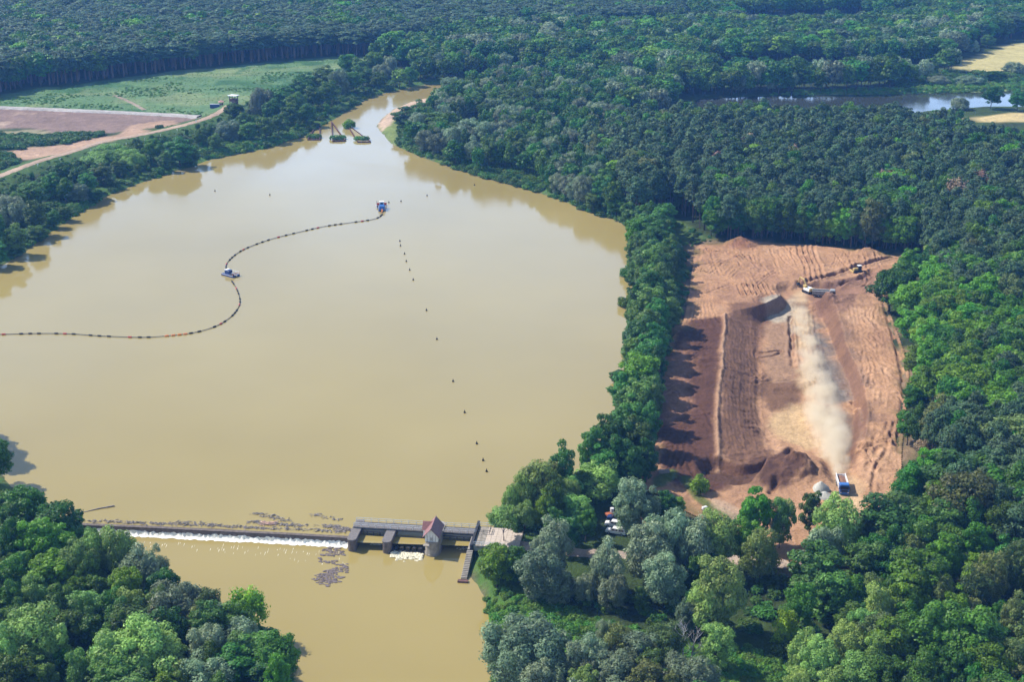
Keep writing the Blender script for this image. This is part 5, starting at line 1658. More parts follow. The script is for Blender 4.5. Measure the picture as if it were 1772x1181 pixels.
# pool between gates and downstream sill lies a little higher: shallow water in bay two
# right abutment: tall sheet wall, ramp and landing
q = MB(); q.box(30.1, 30.75, -.2, 13.0, Z_DN - 2, 2.3); q.build('abutment_wall', M['darksteel'], wb)
q = MB(); q.box(29.55, 30.09, -.5, 11, Z_DN - 2, 1.2); q.build('abutment_footing', M['concrete'], wb)
q = MB()
q.add([(29.5, -.5, .9), (30.9, -.5, .9), (30.9, -10.6, Z_DN + .35), (29.5, -10.6, Z_DN + .35), (29.5, -.5, Z_DN - 1), (30.9, -.5, Z_DN - 1), (30.9, -10.6, Z_DN - 1), (29.5, -10.6, Z_DN - 1)], [(3, 2, 1, 0), (0, 1, 5, 4), (1, 2, 6, 5), (2, 3, 7, 6), (3, 0, 4, 7)])
rp = q.build('landing_ramp', M['concrete'], wb)
for k in range(16):
    yk = -.6 - k * .62; zk = .9 + (Z_DN - .55) * (k * .62 + .1) / 10.1
    q = MB(); q.box(29.46, 30.94, yk - .5, yk, zk - .04, zk + .06); q.build('plank', M['concrete'], rp)
q = MB(); q.box(28.9, 31.4, -12.2, -11.2, Z_DN - .3, Z_DN + .45); q.build('landing_beam', M['rust'], wb)
# gatehouse on its own pier
gh = empty('gatehouse', wl_(20.35, 0, 0), WR, 'small white weir house with steep red tiled roof on a rounded pier', 'building')
HW, FL, EA, RI = 1.62, 2.2, 3.75, 5.75
mb = MB(); mb.prism(pier_poly(3.7, 12.2), Z_DN - 2.5, 2.05); pr = mb.build('pier', M['concrete'], gh)
mb = MB(); mb.prism([(a * 1.08, (b - 6.1) * 1.03 + 6.1) for a, b in pier_poly(3.7, 12.2)], Z_DN - 2.4, Z_DN + .45); mb.build('plinth', M['concrete'], pr)
mb = MB()
y0, y1 = .5, 6.6
mb.add([(-HW, y0, FL - .14), (HW, y0, FL - .14), (HW, y0, EA), (0, y0, RI - .32), (-HW, y0, EA), (-HW, y1, FL - .14), (HW, y1, FL - .14), (HW, y1, EA), (0, y1, RI - .32), (-HW, y1, EA)],
       [(0, 1, 2, 3, 4), (9, 8, 7, 6, 5), (1, 6, 7, 2), (5, 0, 4, 9), (0, 5, 6, 1)])
wlh = mb.build('wall', M['whitewall'], gh)
for x in (-1.05, -.35, .35, 1.05):
    q = MB(); q.box(x - .04, x + .04, y0 - .05, y0 - .004, FL, EA + .1); q.build('batten', M['timber'], wlh)
q = MB(); q.box(-.42, .42, y0 - .06, y0 - .004, FL + .15, FL + 1.0); wn_ = q.build('shutter', M['steel'], wlh)
q = MB(); q.box(-1.9, -.2, -.75, .45, FL - .9, FL - .7); q.build('ledge', M['concrete'], gh)
q = MB(); q.box(HW + .01, HW + .06, 2.2, 3.2, FL + .2, FL + 1.3); q.build('window', M['glass'], wlh)
EO, YO0, YO1 = 2.12, -.1, 7.3
ez = EA - .32
for sgn in (-1, 1):
    # one slope: a slab plus tile courses standing proud
    mb = MB(); t_ = .1
    V = [(0, YO0, RI - .1), (0, YO1, RI - .1), (sgn * EO, YO1, ez - .1), (sgn * EO, YO0, ez - .1), (0, YO0, RI), (0, YO1, RI), (sgn * EO, YO1, ez), (sgn * EO, YO0, ez)]
    F = [(0, 1, 2, 3), (7, 6, 5, 4), (0, 3, 7, 4), (1, 5, 6, 2), (3, 2, 6, 7), (0, 4, 5, 1)]
    mb.add(V, F if sgn > 0 else [f[::-1] for f in F])
    rf = mb.build('roof', M['rooftile'], gh)
    nrow = 9
    for k in range(nrow):
        a0, a1 = k / nrow, (k + 1.12) / nrow
        q = MB()
        pa = lambda a, lift: (sgn * EO * min(a, 1.02), RI + (ez - RI) * min(a, 1.02) + lift)
        (xa, za), (xb, zb) = pa(a0, .02), pa(a1, .09)
        q.add([(xa, YO0 - .02, za), (xa, YO1 + .02, za), (xb, YO1 + .02, zb), (xb, YO0 - .02, zb), (xb, YO0 - .02, zb - .07), (xb, YO1 + .02, zb - .07)], [(0, 1, 2, 3) if sgn < 0 else (3, 2, 1, 0), (3, 2, 5, 4)])
        q.build('tile_course', M['rooftile'], rf)
q = MB(); q.tube([(0, YO0 - .05, RI + .07), (0, YO1 + .05, RI + .07)], .13, 6); q.build('ridge', M['rooftile'], gh)
# side gable over the walkway
mb = MB()
dz = 5.3
mb.add([(-.2, 5.2, dz), (-2.9, 5.2, dz), (-2.9, 3.6, 3.5), (-.9, 3.6, 3.5), (-.2, 5.2, dz - .1), (-2.9, 5.2, dz - .1), (-2.9, 6.8, 3.5), (-.9, 6.8, 3.5)], [(0, 1, 2, 3), (1, 0, 7, 6)])
for k in range(6):
    a0, a1 = k / 6, (k + 1.1) / 6
    mb.add([(-.3 - .5 * a0, 5.2 - 1.6 * a0, dz - 1.8 * a0 + .03), (-2.95, 5.2 - 1.6 * a0, dz - 1.8 * a0 + .03), (-2.95, 5.2 - 1.6 * a1, dz - 1.8 * a1 + .1), (-.3 - .5 * a1, 5.2 - 1.6 * a1, dz - 1.8 * a1 + .1)], [(0, 1, 2, 3)])
mb.build('dormer_roof', M['rooftile'], gh)
mb = MB(); mb.add([(-2.7, 3.9, 1.95), (-2.7, 6.5, 1.95), (-2.7, 6.5, 3.6), (-2.7, 5.2, 5.1), (-2.7, 3.9, 3.6), (-1.6, 3.9, 1.95), (-1.6, 3.9, 3.6), (-1.6, 6.5, 1.95), (-1.6, 6.5, 3.6)], [(0, 1, 2, 3, 4)[::-1], (5, 0, 4, 6), (1, 7, 8, 2)])
mb.build('dormer_wall', M['whitewall'], gh)

# approach deck on the right bank
ap = empty('approach_deck', wl_(30.8, 3.0, 0), WR, 'light paved approach deck with railings at the right end of the weir bridge', 'bridge deck')
mb = MB(); mb.box(0.02, 11.5, -2.4, 8.2, .2, 1.6); mb.build('slab', M['concrete'], ap)
mpav = mat_plain('pale_paving', (0.52, 0.44, 0.37), .9, var=.12, scale=1.5)
for i in range(9):
    for j in range(8):
        q = MB(); q.box(.1 + i * 1.26, .1 + i * 1.26 + 1.2, -2.3 + j * 1.3, -2.3 + j * 1.3 + 1.24, 1.604, 1.66 + .01 * ((i * 7 + j * 3) % 3)); q.build('paving_slab', mpav if i > 1 else M['concrete'], ap)
railing('railing', [(.15, 8.1, 1.6), (11.3, 8.1, 1.6)], 1.2, M['rail'], ap)
railing('railing', [(.15, -2.3, 1.6), (8.0, -2.3, 1.6)], 1.1, M['rail'], ap)
railing('railing', [(3.2, 7.0, 1.6), (3.2, 4.0, 1.6), (.3, 4.0, 1.6)], 1.1, M['darksteel'], ap, 1.2)

# overflow crest left of the bridge
CR = dense(np.array([P(120, 907.5), P(148, 908.5), P(260, 913), P(380, 919), P(500, 925), P(604, 931)]), .55)
oc = empty('overflow_weir', (*CR[len(CR) // 2], 0), 0, 'long low overflow weir with dark mossy crest and white water', 'weir')
cx0 = np.array(CR[len(CR) // 2])


def crest_strip(name, offs, zs, mat, parent, jag=0.0, seed=0, col=None):
    rng = np.random.default_rng(seed)
    d = np.gradient(CR, axis=0); d /= np.linalg.norm(d, axis=1)[:, None]
    nrm = np.stack([d[:, 1], -d[:, 0]], 1)        # downstream
    V, F = [], []
    m = len(offs)
    for i, p in enumerate(CR):
        for j in range(m):
            o_ = offs[j] + (rng.uniform(-jag, jag) * (.3 if j < m - 1 else 1))
            q = p + nrm[i] * o_ - cx0
            V.append((q[0], q[1], zs[j] + rng.uniform(-.35, .3) * (jag > .1) * (j < m - 2)))
    for i in range(len(CR) - 1):
        for j in range(m - 1):
            F.append((i * m + j, i * m + j + 1, (i + 1) * m + j + 1, (i + 1) * m + j))
    return link(name, mesh_from(name, V, F, mat), parent)


crest_strip('crest', [-.7, -.6, 0.55, .6], [-2.5, .10, .10, -2.5], M['darkstone'], oc, jag=.05)
crest_strip('apron', [.61, .64, .65], [-.1, Z_DN - .1, -4], M['darkstone'], oc)
fo = crest_strip('falling_water', [.66, .85, 1.1, 1.6, 2.3], [-.85, -1.1, -1.45, Z_DN + .14, Z_DN + .05], M['foam'], oc, jag=.4, seed=4)
# moss, twigs and caught wood along the crest, as one mass nobody could count
rngd = np.random.default_rng(8)


def twig_mass(name, spots, n, lmax, mat, seed, zoff=.05, hmax=.25):
    rng = np.random.default_rng(seed)
    mb = MB()
    for _ in range(n):
        cx, cy, rx, ry = spots[rng.integers(len(spots))]
        x = cx + rng.normal() * rx * .5; y = cy + rng.normal() * ry * .5
        a = rng.uniform(-.6, .6) + (1.57 if rng.random() < .2 else 0); L = rng.uniform(.3, lmax)
        z = zoff + rng.random() ** 2 * hmax
        w = rng.uniform(.05, .2)
        dx, dy = math.cos(a) * L / 2, math.sin(a) * L / 2
        nx_, ny_ = -math.sin(a) * w, math.cos(a) * w
        mb.add([(x - dx - nx_, y - dy - ny_, z), (x + dx - nx_ * .4, y + dy - ny_ * .4, z), (x + dx + nx_ * .4, y + dy + ny_ * .4, z), (x - dx + nx_, y - dy + ny_, z), (x, y, z + w * 1.2)], [(0, 1, 4), (1, 2, 4), (2, 3, 4), (3, 0, 4)])
    return tag(mb.build(name, mat), kind='stuff')


sp = []
for (x0, y0_, x1, y1_, k) in ((150, 904, 600, 923, 26), (430, 906, 520, 913, 8), (440, 890, 500, 906, 4), (535, 892, 590, 904, 3), (300, 906, 380, 912, 5), (560, 912, 605, 920, 8)):
    for i in range(k):
        t = (i + .5) / k; a, b = P(x0 + (x1 - x0) * t, y0_ + (y1_ - y0_) * t)
        sp.append((a, b + .6, 2.4, .8))
twig_mass('driftwood', sp, 800, 1.6, mat_plain('grey_driftwood', (0.27, 0.235, 0.21), .9, var=.3), 5)
sp2 = [(*P(465, 908), 2.5, .8)]
twig_mass('pale_driftwood', sp2, 60, 2.0, mat_plain('bleached_wood', (0.55, 0.36, 0.28), .9), 6, .15)
# foam below the openings and flecks drifting away
mb = MB()
rf_ = random.Random(12)
for _ in range(420):
    if rf_.random() < .5:
        x = rf_.uniform(10.3, 18.1); y = rf_.gauss(-.4, 1.0); s_ = rf_.uniform(.2, .6); z = Z_DN + max(.03, .35 - .15 * abs(y))
    elif rf_.random() < .35:
        x = rf_.uniform(3.9, 7.6); y = rf_.gauss(5.0, .35); s_ = rf_.uniform(.15, .4); z = Z_DN + .06
    elif rf_.random() < .3:
        x = rf_.uniform(26, 29.4); y = rf_.gauss(4.9, .3); s_ = rf_.uniform(.12, .35); z = Z_DN + .06
    else:
        i = rf_.randrange(len(CR)); px_, py_ = CR[i]; d_ = abs(rf_.gauss(0, 3.2)) + 4.0
        mb.add([(px_ + rf_.uniform(-.1, .1) - .12 * d_ * 0, py_ - d_ - rf_.uniform(.4, 1.6), Z_DN + .03), (px_ + rf_.uniform(.05, .18), py_ - d_, Z_DN + .03), (px_ + rf_.uniform(-.1, .02), py_ - d_ + rf_.uniform(.3, 1.0), Z_DN + .03)], [(0, 1, 2)])
        continue
    X, Y, _ = wl_(x, y)
    n = 6; V = [(X, Y, z + s_ * .45)] + [(X + s_ * math.cos(6.283 * k / n) * rf_.uniform(.6, 1.2), Y + s_ * .8 * math.sin(6.283 * k / n) * rf_.uniform(.6, 1.2), z) for k in range(n)]
    mb.add(V, [(0, 1 + k, 1 + (k + 1) % n) for k in range(n)])
tag(mb.build('white_water', mat_plain('churned_foam', (0.74, 0.68, 0.5), .8, var=.25, scale=3)), kind='stuff')

# stones showing through the shallow riffle
stm = [rock_mesh('stone', M['mauve'], 40 + k, 1.2, .75, .45, 1) for k in range(4)]
stx = []
RIF = PA([(560, 950), (585, 948), (600, 962), (604, 990), (590, 1010), (574, 1018), (550, 1012), (536, 1004), (546, 985), (552, 965)], Z_DN)
for _ in range(6000):
    a, b = RNG.uniform(RIF[:, 0].min(), RIF[:, 0].max()), RNG.uniform(RIF[:, 1].min(), RIF[:, 1].max())
    if sdist(RIF, [a], [b])[0] > -.1: continue
    cen_ = sdist(RIF, [a], [b])[0]
    if cen_ > -1.6 and RNG.random() < .72: continue
    if fbm(np.array([a * .6]), np.array([b * 1.4]), 3.0, 2)[0] < (.02 if cen_ > -2.6 else -.16): continue
    s_ = RNG.uniform(.28, .72)
    if any((a - p) ** 2 + (b - q) ** 2 < (.6 * (s_ + r)) ** 2 for p, q, r in stx): continue
    stx.append((a, b, s_))
    if len(stx) >= 220: break
for i, (a, b, s_) in enumerate(stx):
    o = link('stone', stm[i % 4], None, (a, b, Z_DN + .02), RNG.uniform(-.5, .5))
    o.scale = (s_, s_, s_ * .9)
    tag(o, 'dark flat stone in the riffle below the overflow weir', 'stone', 'stones in the riffle')
# floating trunk at the left end of the weir
q = MB(); a, b = P(142, 888), P(198, 877)
q.tube([(*a, .02), ((a[0] + b[0]) / 2, (a[1] + b[1]) / 2 + .3, .1), (*b, .12)], [.12, .22, .28], 6)
lg = q.build('floating_log', M['timber'])
tag(lg, 'bare grey tree trunk floating on the lake near the left weir end', 'log')
for t, dx in ((.5, .8), (.75, -.7), (.9, .6)):
    q = MB(); p_ = (a[0] + (b[0] - a[0]) * t, a[1] + (b[1] - a[1]) * t, .1); q.tube([p_, (p_[0] + .5, p_[1] + dx, .25)], [.08, .03], 5); q.build('branch', M['timber'], lg)

# ------------------------------------------------------------------ dredging gear on the lake
PIPE_PX = [(-40, 580.5), (0, 580), (60, 578.5), (120, 579), (180, 583), (250, 585), (300, 581.5), (340, 576), (375, 565), (400, 549), (413, 532), (415, 518), (409, 500), (400, 486)]
PIPE2_PX = [(391, 468), (392, 458), (400, 448), (414, 437), (432, 428), (470, 414.5), (520, 402), (560, 393), (600, 387), (640, 381.5), (655, 377), (662, 371)]
for nm_px, lab in ((PIPE_PX, 'long floating dredge pipe with dark and orange floats from left edge to pump raft'), (PIPE2_PX, 'floating dredge pipe curving from the pump raft up to the dredger')):
    ln = dense(smooth_line(PA(nm_px), 8), 1.6)
    t = empty('dredge_pipe', (*ln[0], 0), 0, lab, 'pipe')
    l0 = ln - ln[0]
    q = MB(); q.tube([(x, y, .22) for x, y in l0], .11, 6); q.build('pipe', M['black'], t)
    acc = 0; nxt = 1.5; k = 0
    fm_ = {}
    for key in ('black', 'red', 'orange'):
        fb = MB(); fb.tube([(-.75, 0, 0), (-.55, 0, 0), (.55, 0, 0), (.75, 0, 0)], [.14, .3, .3, .14], 8); fm_[key] = mesh_from('float', fb.V, fb.F, M[key], smooth=False)
    for i in range(1, len(ln)):
        seg = np.linalg.norm(ln[i] - ln[i - 1]); acc += seg
        if acc >= nxt:
            nxt = acc + (2.6 if k % 3 != 2 else 6.0)
            d = ln[i] - ln[i - 1]
            key = 'red' if k % 5 == 2 else 'black'
            xp = to_px(ln[i][0], ln[i][1], 0)[0]
            if nm_px is PIPE_PX and 265 < xp < 330: key = 'orange'; nxt = acc + 1.7
            link('float', fm_[key], t, (l0[i][0], l0[i][1], .26), math.atan2(d[1], d[0])); k += 1

# pump raft
t = empty('pump_raft', (*P(399, 477), 0), math.radians(-38), 'blue pump raft in the middle of the floating pipe', 'raft')
q = MB(); q.box(-3.6, 3.6, -1.9, -.7, -.3, .75, .15); q.build('pontoon', M['deepblue'], t)
q = MB(); q.box(-3.6, 3.6, .7, 1.9, -.3, .75, .15); q.build('pontoon', M['deepblue'], t)
q = MB(); q.box(-3.3, 3.3, -.68, .68, .55, .8); q.build('deck', M['steel'], t)
q = MB(); q.box(-2.4, .2, -1.0, 1.0, .8, 2.2, .1); e_ = q.build('engine_house', M['deepblue'], t)
q = MB(); q.box(-2.5, -1.2, -1.05, 1.05, 2.2, 2.32); q.build('roof', M['white'], e_)
q = MB(); q.tube([(.4, 0, 1.0), (1.2, 0, 1.2), (2.6, 0, 1.0), (3.9, 0, .4)], .22, 7); q.build('pump_pipe', M['steel'], t)
q = MB(); q.box(1.3, 3.2, -1.7, -.8, .76, 1.3, .05); q.build('fuel_tank', M['darksteel'], t)
railing('railing', [(-3.4, 1.85, .75), (3.4, 1.85, .75)], 1.0, M['rail'], t)
railing('railing', [(3.4, -1.8, .75), (3.4, 1.8, .75)], 1.0, M['orange'], t)

# dredger
t = empty('dredger', (*P(661, 362), 0), math.radians(96), 'blue cutter dredger with white cabin at the upper end of the pipe', 'boat')
for y in (-1.75, .75):
    q = MB(); q.box(-4.6, 4.2, y, y + 1.0, -.3, .8, .18); q.build('pontoon', M['deepblue'], t)
q = MB(); q.box(-4.2, 1.6, -.72, .72, .5, .82); q.build('deck', M['steel'], t)
q = MB(); q.box(-3.6, .2, -1.2, 1.2, .82, 2.3, .12); q.build('engine_house', M['blue'], t)
q = MB(); q.box(.9, 2.7, -1.0, 1.0, .82, 3.3, .1); c_ = q.build('cabin', M['white'], t)
q = MB(); q.box(.75, 2.85, -1.1, 1.1, 3.3, 3.42); q.build('roof', M['white'], c_)
for y in (-1.02, 1.004):
    q = MB(); q.box(1.1, 2.5, y, y + .016, 2.1, 3.0); q.build('window', M['glass'], c_)
q = MB(); q.box(.884, .896, -.8, .8, 2.1, 3.0); q.build('window', M['glass'], c_)
q = MB(); q.tube([(3.2, 0, 1.2), (6.8, 0, .5)], .2, 6); q.build('ladder_boom', M['steel'], t)
q = MB(); q.tube([(7.0, -2.3, .55), (7.0, 2.3, .55)], .65, 9); q.build('cutter_drum', M['red'], t)
q = MB(); q.box(6.2, 6.5, -2.4, 2.4, .6, 1.5); q.build('cutter_hood', M['red'], t)
q = MB(); q.tube([(3.0, -1.2, .8), (4.4, 0, 3.6), (3.0, 1.2, .8)], .1, 5); q.build('gantry', M['steel'], t)
q = MB(); q.tube([(-4.3, 0, .9), (-5.6, 0, .5), (-7, .3, .3)], .25, 6); q.build('discharge_pipe', M['orange'], t)
railing('railing', [(-4.4, -1.7, .8), (.6, -1.7, .8)], 1.0, M['rail'], t)
railing('railing', [(-4.4, 1.7, .8), (.6, 1.7, .8)], 1.0, M['rail'], t)
# work raft beside the dredger
t = empty('work_raft', (*P(653, 358), 0), math.radians(100), 'small grey steel raft moored left of the dredger', 'raft')
q = MB(); q.box(-3.2, 3.2, -.6, .6, -.2, .4, .1); q.build('hull', M['steel'], t)
q = MB(); q.tube([(2.6, 0, .4), (2.6, 0, 2.2)], .12, 6); q.build('spud_post', M['darksteel'], t)
q = MB(); q.box(-2.6, -1.4, -.5, .5, .4, 1.0); q.build('winch', M['darksteel'], t)

# buoys
bb = MB(); nb = 8
bb.loft([[(.1 * math.cos(6.283 * k / nb), .1 * math.sin(6.283 * k / nb), -.3) for k in range(nb)], [(.32 * math.cos(6.283 * k / nb), .32 * math.sin(6.283 * k / nb), 0) for k in range(nb)], [(.32 * math.cos(6.283 * k / nb), .32 * math.sin(6.283 * k / nb), .3) for k in range(nb)], [(.12 * math.cos(6.283 * k / nb), .12 * math.sin(6.283 * k / nb), .6) for k in range(nb)], [(.08 * math.cos(6.283 * k / nb), .08 * math.sin(6.283 * k / nb), .95) for k in range(nb)]])
bme = mesh_from('buoy', bb.V, bb.F, M['black'])
for px, py in [(694, 349), (692, 418), (693, 426), (700, 440), (703, 453), (709, 468), (715, 485), (738, 538), (756, 588), (784, 661), (804, 715), (825, 769), (836, 798), (842, 817)]:
    tag(link('buoy', bme, None, (*P(px, py), 0)), 'small black buoy in the line running from the dredger down to the weir', 'buoy', 'line of buoys down the lake')
for px, py, lab in [(673, 351, 'small black buoy just right of the dredger'), (372, 331, 'small black buoy off the left lake bank'), (467, 338, 'small black buoy alone between left bank and dredger'), (739, 339, 'small black buoy between dredger and right shore'), (821, 321, 'small black buoy close to the right shore')]:
    tag(link('buoy', bme, None, (*P(px, py), 0)), lab, 'buoy', 'loose buoys at the upper lake')

# sheet piled islands at the canal mouth
def island(apex, bl, br, lab, sand, plants):
    A, B, Cc = (np.array(P(*q_, 1.0)) for q_ in (apex, bl, br))
    ce = (A + B + Cc) / 3
    t = empty('sheet_pile_island', (*ce, 0), 0, lab, 'island')
    for p0, p1 in ((A, B), (A, Cc), (B, Cc)):
        q = MB(); d = p1 - p0; L = np.linalg.norm(d); d /= L; n_ = np.array([-d[1], d[0]])
        k = max(2, int(L / .8))
        pts = []
        for i in range(k + 1):
            pts.append(p0 - ce + d * L * i / k + n_ * (.18 if i % 2 else -.18))
        V = [(x, y, -1) for x, y in pts] + [(x, y, .85) for x, y in pts] + [(x + n_[0] * .3, y + n_[1] * .3, .85) for x, y in pts] + [(x + n_[0] * .3, y + n_[1] * .3, -1) for x, y in pts]
        m_ = k + 1; F = []
        for i in range(k):
            for r_ in range(3): F.append((r_ * m_ + i, r_ * m_ + i + 1, (r_ + 1) * m_ + i + 1, (r_ + 1) * m_ + i))
        q.add(V, F); q.build('sheet_wall', M['rust'], t)
    if sand:
        q = MB(); a_, b_, c_ = (v - ce for v in (A, B, Cc)); s_ = .93
        q.add([(a_[0] * s_, a_[1] * s_, .45), (b_[0] * s_, b_[1] * s_, .55), (c_[0] * s_, c_[1] * s_, .4)], [(0, 1, 2)]); q.build('sand_fill', mat_plain('yellow_sand', (0.3, 0.26, 0.14), .95), t)
    for i in range(plants):
        f = (i + .5) / plants
        p_ = B * (1 - f) + Cc * f + (A - B * (1 - f) - Cc * f) * .12
        plant('reedclump', p_[0], p_[1], .3, 2.2, 2.4, 'green reed tuft, %s along the near wall of the %s' % (('first', 'second', 'third', 'fourth', 'fifth')[i], lab.split(' island')[0] + ' island'), 'reed tufts on the islands', name='reed_tuft')
    return t


island((553, 206), (532, 240), (553, 240), 'left sheet pile island in the tree shade at the canal mouth', False, 4)
island((573, 209), (575.5, 243), (597, 242), 'middle sheet pile island with water inside at the canal mouth', False, 4)
island((600, 214), (619, 244), (641, 244), 'sandy sheet pile island carrying a shrub at the canal mouth', True, 4)
TT(604, 205, 22, 5.5, 'shrub', 'round green shrub on the tip of the sandy sheet pile island', zg=.4, wet=True)

# ------------------------------------------------------------------ on the dike
tx, ty = P(405, 182, 2.2)
t = empty('observation_tower', (tx, ty, float(height([tx], [ty])[0])), math.radians(-20), 'wooden observation tower with white flat roof at the end of the dike road', 'tower')
for x in (-2, 2):
    for y in (-1.6, 1.6):
        q = MB(); q.box(x - .18, x + .18, y - .18, y + .18, -.5, 6.2); q.build('post', M['rust'], t)
q = MB(); q.box(-2.4, 2.4, -2, 2, 2.3, 2.55); q.build('platform', M['timber'], t)
q = MB(); q.box(-2.25, 2.25, -1.85, 1.85, 2.55, 4.1); q.build('parapet', M['rust'], t)
q = MB(); q.box(-.6, 2.2, -1.8, 1.8, .0, 2.29); q.build('stair_box', M['rust'], t)
q = MB(); q.box(-3.1, 3.1, -2.6, 2.6, 6.2, 6.45, .05); q.build('roof', M['white'], t)
hx, hy = P(383, 181, 2.2)
t = empty('small_hut', (hx, hy, float(height([hx], [hy])[0])), .3, 'little open hut with pinkish roof left of the observation tower', 'hut')
for x in (-1.1, 1.1):
    for y in (-1.1, 1.1):
        q = MB(); q.box(x - .1, x + .1, y - .1, y + .1, -.3, 2.4); q.build('post', M['timber'], t)
q = MB(); q.add([(-1.8, -1.8, 2.4), (1.8, -1.8, 2.4), (1.8, 1.8, 2.4), (-1.8, 1.8, 2.4), (0, 0, 3.5)], [(0, 1, 4), (1, 2, 4), (2, 3, 4), (3, 0, 4), (3, 2, 1, 0)]); q.build('roof', mat_plain('pink_roof', (0.5, 0.25, 0.22), .8), t)
q = MB(); q.box(-1, 1, .7, 1, .1, 1.4); q.build('back_panel', M['timber'], t)
kx, ky = P(372, 187, 2)
t = empty('site_container', (kx, ky, float(height([kx], [ky])[0])), .05, 'dark blue container with pale roof beside the little hut', 'container')
q = MB(); q.box(-3, 3, -1.2, 1.2, 0, 2.4); b_ = q.build('body', M['deepblue'], t)
q = MB(); q.box(-3.05, 3.05, -1.25, 1.25, 2.4, 2.5); q.build('roof', M['steel'], t)
for k in range(10):
    q = MB(); q.box(-2.85 + k * .6, -2.6 + k * .6, -1.26, -1.204, .15, 2.3); q.build('rib', M['deepblue'], b_)
pe = MB(); pe.tube([(0, 0, -.3), (0, 0, 1.5)], .09, 6)
pe2 = mesh_from('pole', pe.V, pe.F, M['white'])
pf = MB(); pf.box(.05, .6, -.02, .02, .9, 1.35); pf2 = mesh_from('tag', pf.V, pf.F, M['white'])
for i, (px, py) in enumerate([(65, 289), (104, 278), (157, 262), (218, 248), (250, 241), (278, 235), (307, 227), (340, 214)]):
    x, y, _z = (*P(px, py, 2.6), 0); z = float(height([x], [y])[0])
    o = empty('marker_post', (x, y, z), .4 * i, 'white marker stake with a flag, %s along the dike road from the left edge' % ('first', 'second', 'third', 'fourth', 'fifth', 'sixth', 'seventh', 'eighth')[i], 'post', 'marker stakes along the dike')
    link('pole', pe2, o); link('flag', pf2, o)

# ------------------------------------------------------------------ machines in the pit
def at_px(px, py, g=1.0): return Pz(px, py, g)


def dump_truck(name, loc, rz, lab, cabm, bodym, load=True, scale=1.0):
    t = empty(name, loc, rz, lab, 'truck')
    t.scale = (scale,) * 3
    q = MB(); q.box(-4.2, 4.3, -.45, .45, .65, 1.0); q.build('chassis', M['darksteel'], t)
    q = MB()
    # cab: raked front
    q.add([(2.35, -1.25, .75), (4.45, -1.25, .75), (4.45, 1.25, .75), (2.35, 1.25, .75), (2.35, -1.25, 2.9), (4.25, -1.22, 2.9), (4.25, 1.22, 2.9), (2.35, 1.25, 2.9), (4.47, -1.25, 1.75), (4.47, 1.25, 1.75)],
          [(3, 2, 1, 0), (4, 5, 6, 7), (0, 1, 8, 5, 4), (7, 6, 9, 2, 3), (1, 2, 9, 8), (8, 9, 6, 5), (0, 4, 7, 3)])
    c = q.build('cab', cabm, t)
    q = MB(); q.add([(4.475, -1.1, 1.85), (4.475, 1.1, 1.85), (4.31, 1.08, 2.72), (4.31, -1.08, 2.72)], [(0, 1, 2, 3)]); q.build('windscreen', M['glass'], c)
    q = MB(); q.box(2.5, 4.2, -1.2, 1.2, 2.9, 3.12, .1); q.build('roof_spoiler', cabm, c)
    for s_ in (-1, 1):
        q = MB(); q.box(3.2, 4.15, s_ * 1.256 - .006, s_ * 1.256 + .006, 1.8, 2.6); q.build('window', M['glass'], c)
        q = MB(); q.box(4.25, 4.4, s_ * 1.35 - .1, s_ * 1.35 + .1, 1.9, 2.6); q.build('mirror', M['black'], c)
        q = MB(); q.box(4.475, 4.52, s_ * .95 - .2, s_ * .95 + .2, .85, 1.05); q.build('headlight', M['white'], c)
    q = MB(); q.box(4.478, 4.5, -.85, .85, 1.15, 1.7); q.build('grille', M['black'], c)
    q = MB(); q.box(4.2, 4.6, -1.25, 1.25, .4, .75, .05); q.build('bumper', cabm, t)
    for x in (3.3, -1.9, -3.3):
        for s_ in (-1, 1):
            q = MB(); q.wheel(x, s_ * 1.05, .52, .52, .42); w_ = q.build('wheel', M['black'], t)
            q = MB(); q.wheel(x, s_ * 1.2, .52, .26, .16, 8); q.build('rim', M['steel'], w_)
    q = MB()
    q.box(-4.4, 2.15, -1.25, 1.25, 1.05, 1.2)
    q.box(-4.4, 2.15, -1.25, -1.15, 1.2, 2.55); q.box(-4.4, 2.15, 1.15, 1.25, 1.2, 2.55)
    q.box(2.05, 2.15, -1.149, 1.149, 1.2, 2.75); q.box(-4.4, -4.3, -1.149, 1.149, 1.2, 2.4)
    b = q.build('tipper_body', bodym, t)
    for s_ in (-1, 1):
        for k in range(5):
            q = MB(); q.box(-4.0 + k * 1.4, -3.85 + k * 1.4, s_ * 1.29 - .035, s_ * 1.29 + .035, 1.15, 2.5); q.build('rib', bodym, b)
        q = MB(); q.box(-4.42, 2.17, s_ * 1.22 - .09, s_ * 1.22 + .09, 2.552, 2.66); q.build('top_rail', M['white'], b)
    if load:
        n = 12; V = []; F = []
        for i in range(n + 1):
            for j in range(6):
                x = -4.25 + 6.2 * i / n; y = -1.1 + 2.2 * j / 5
                V.append((x, y, 1.75 + .45 * math.sin(math.pi * j / 5) * (1 + .3 * math.sin(i * 1.3)) * (1 if 0 < i < n else .3) + RNG.uniform(-.05, .05)))
        for i in range(n):
            for j in range(5): F.append((i * 6 + j, (i + 1) * 6 + j, (i + 1) * 6 + j + 1, i * 6 + j + 1))
        ld = link('soil_load', mesh_from('soil_load', V, F, M['load'], smooth=True), None, (0, 0, 0))
        ld.parent = t
    return t


x, y, z = at_px(1457, 847)
dump_truck('dump_truck', (x, y, z), math.radians(-95), 'blue dump truck loaded with brown soil driving through the pit', M['blue'], M['white'])


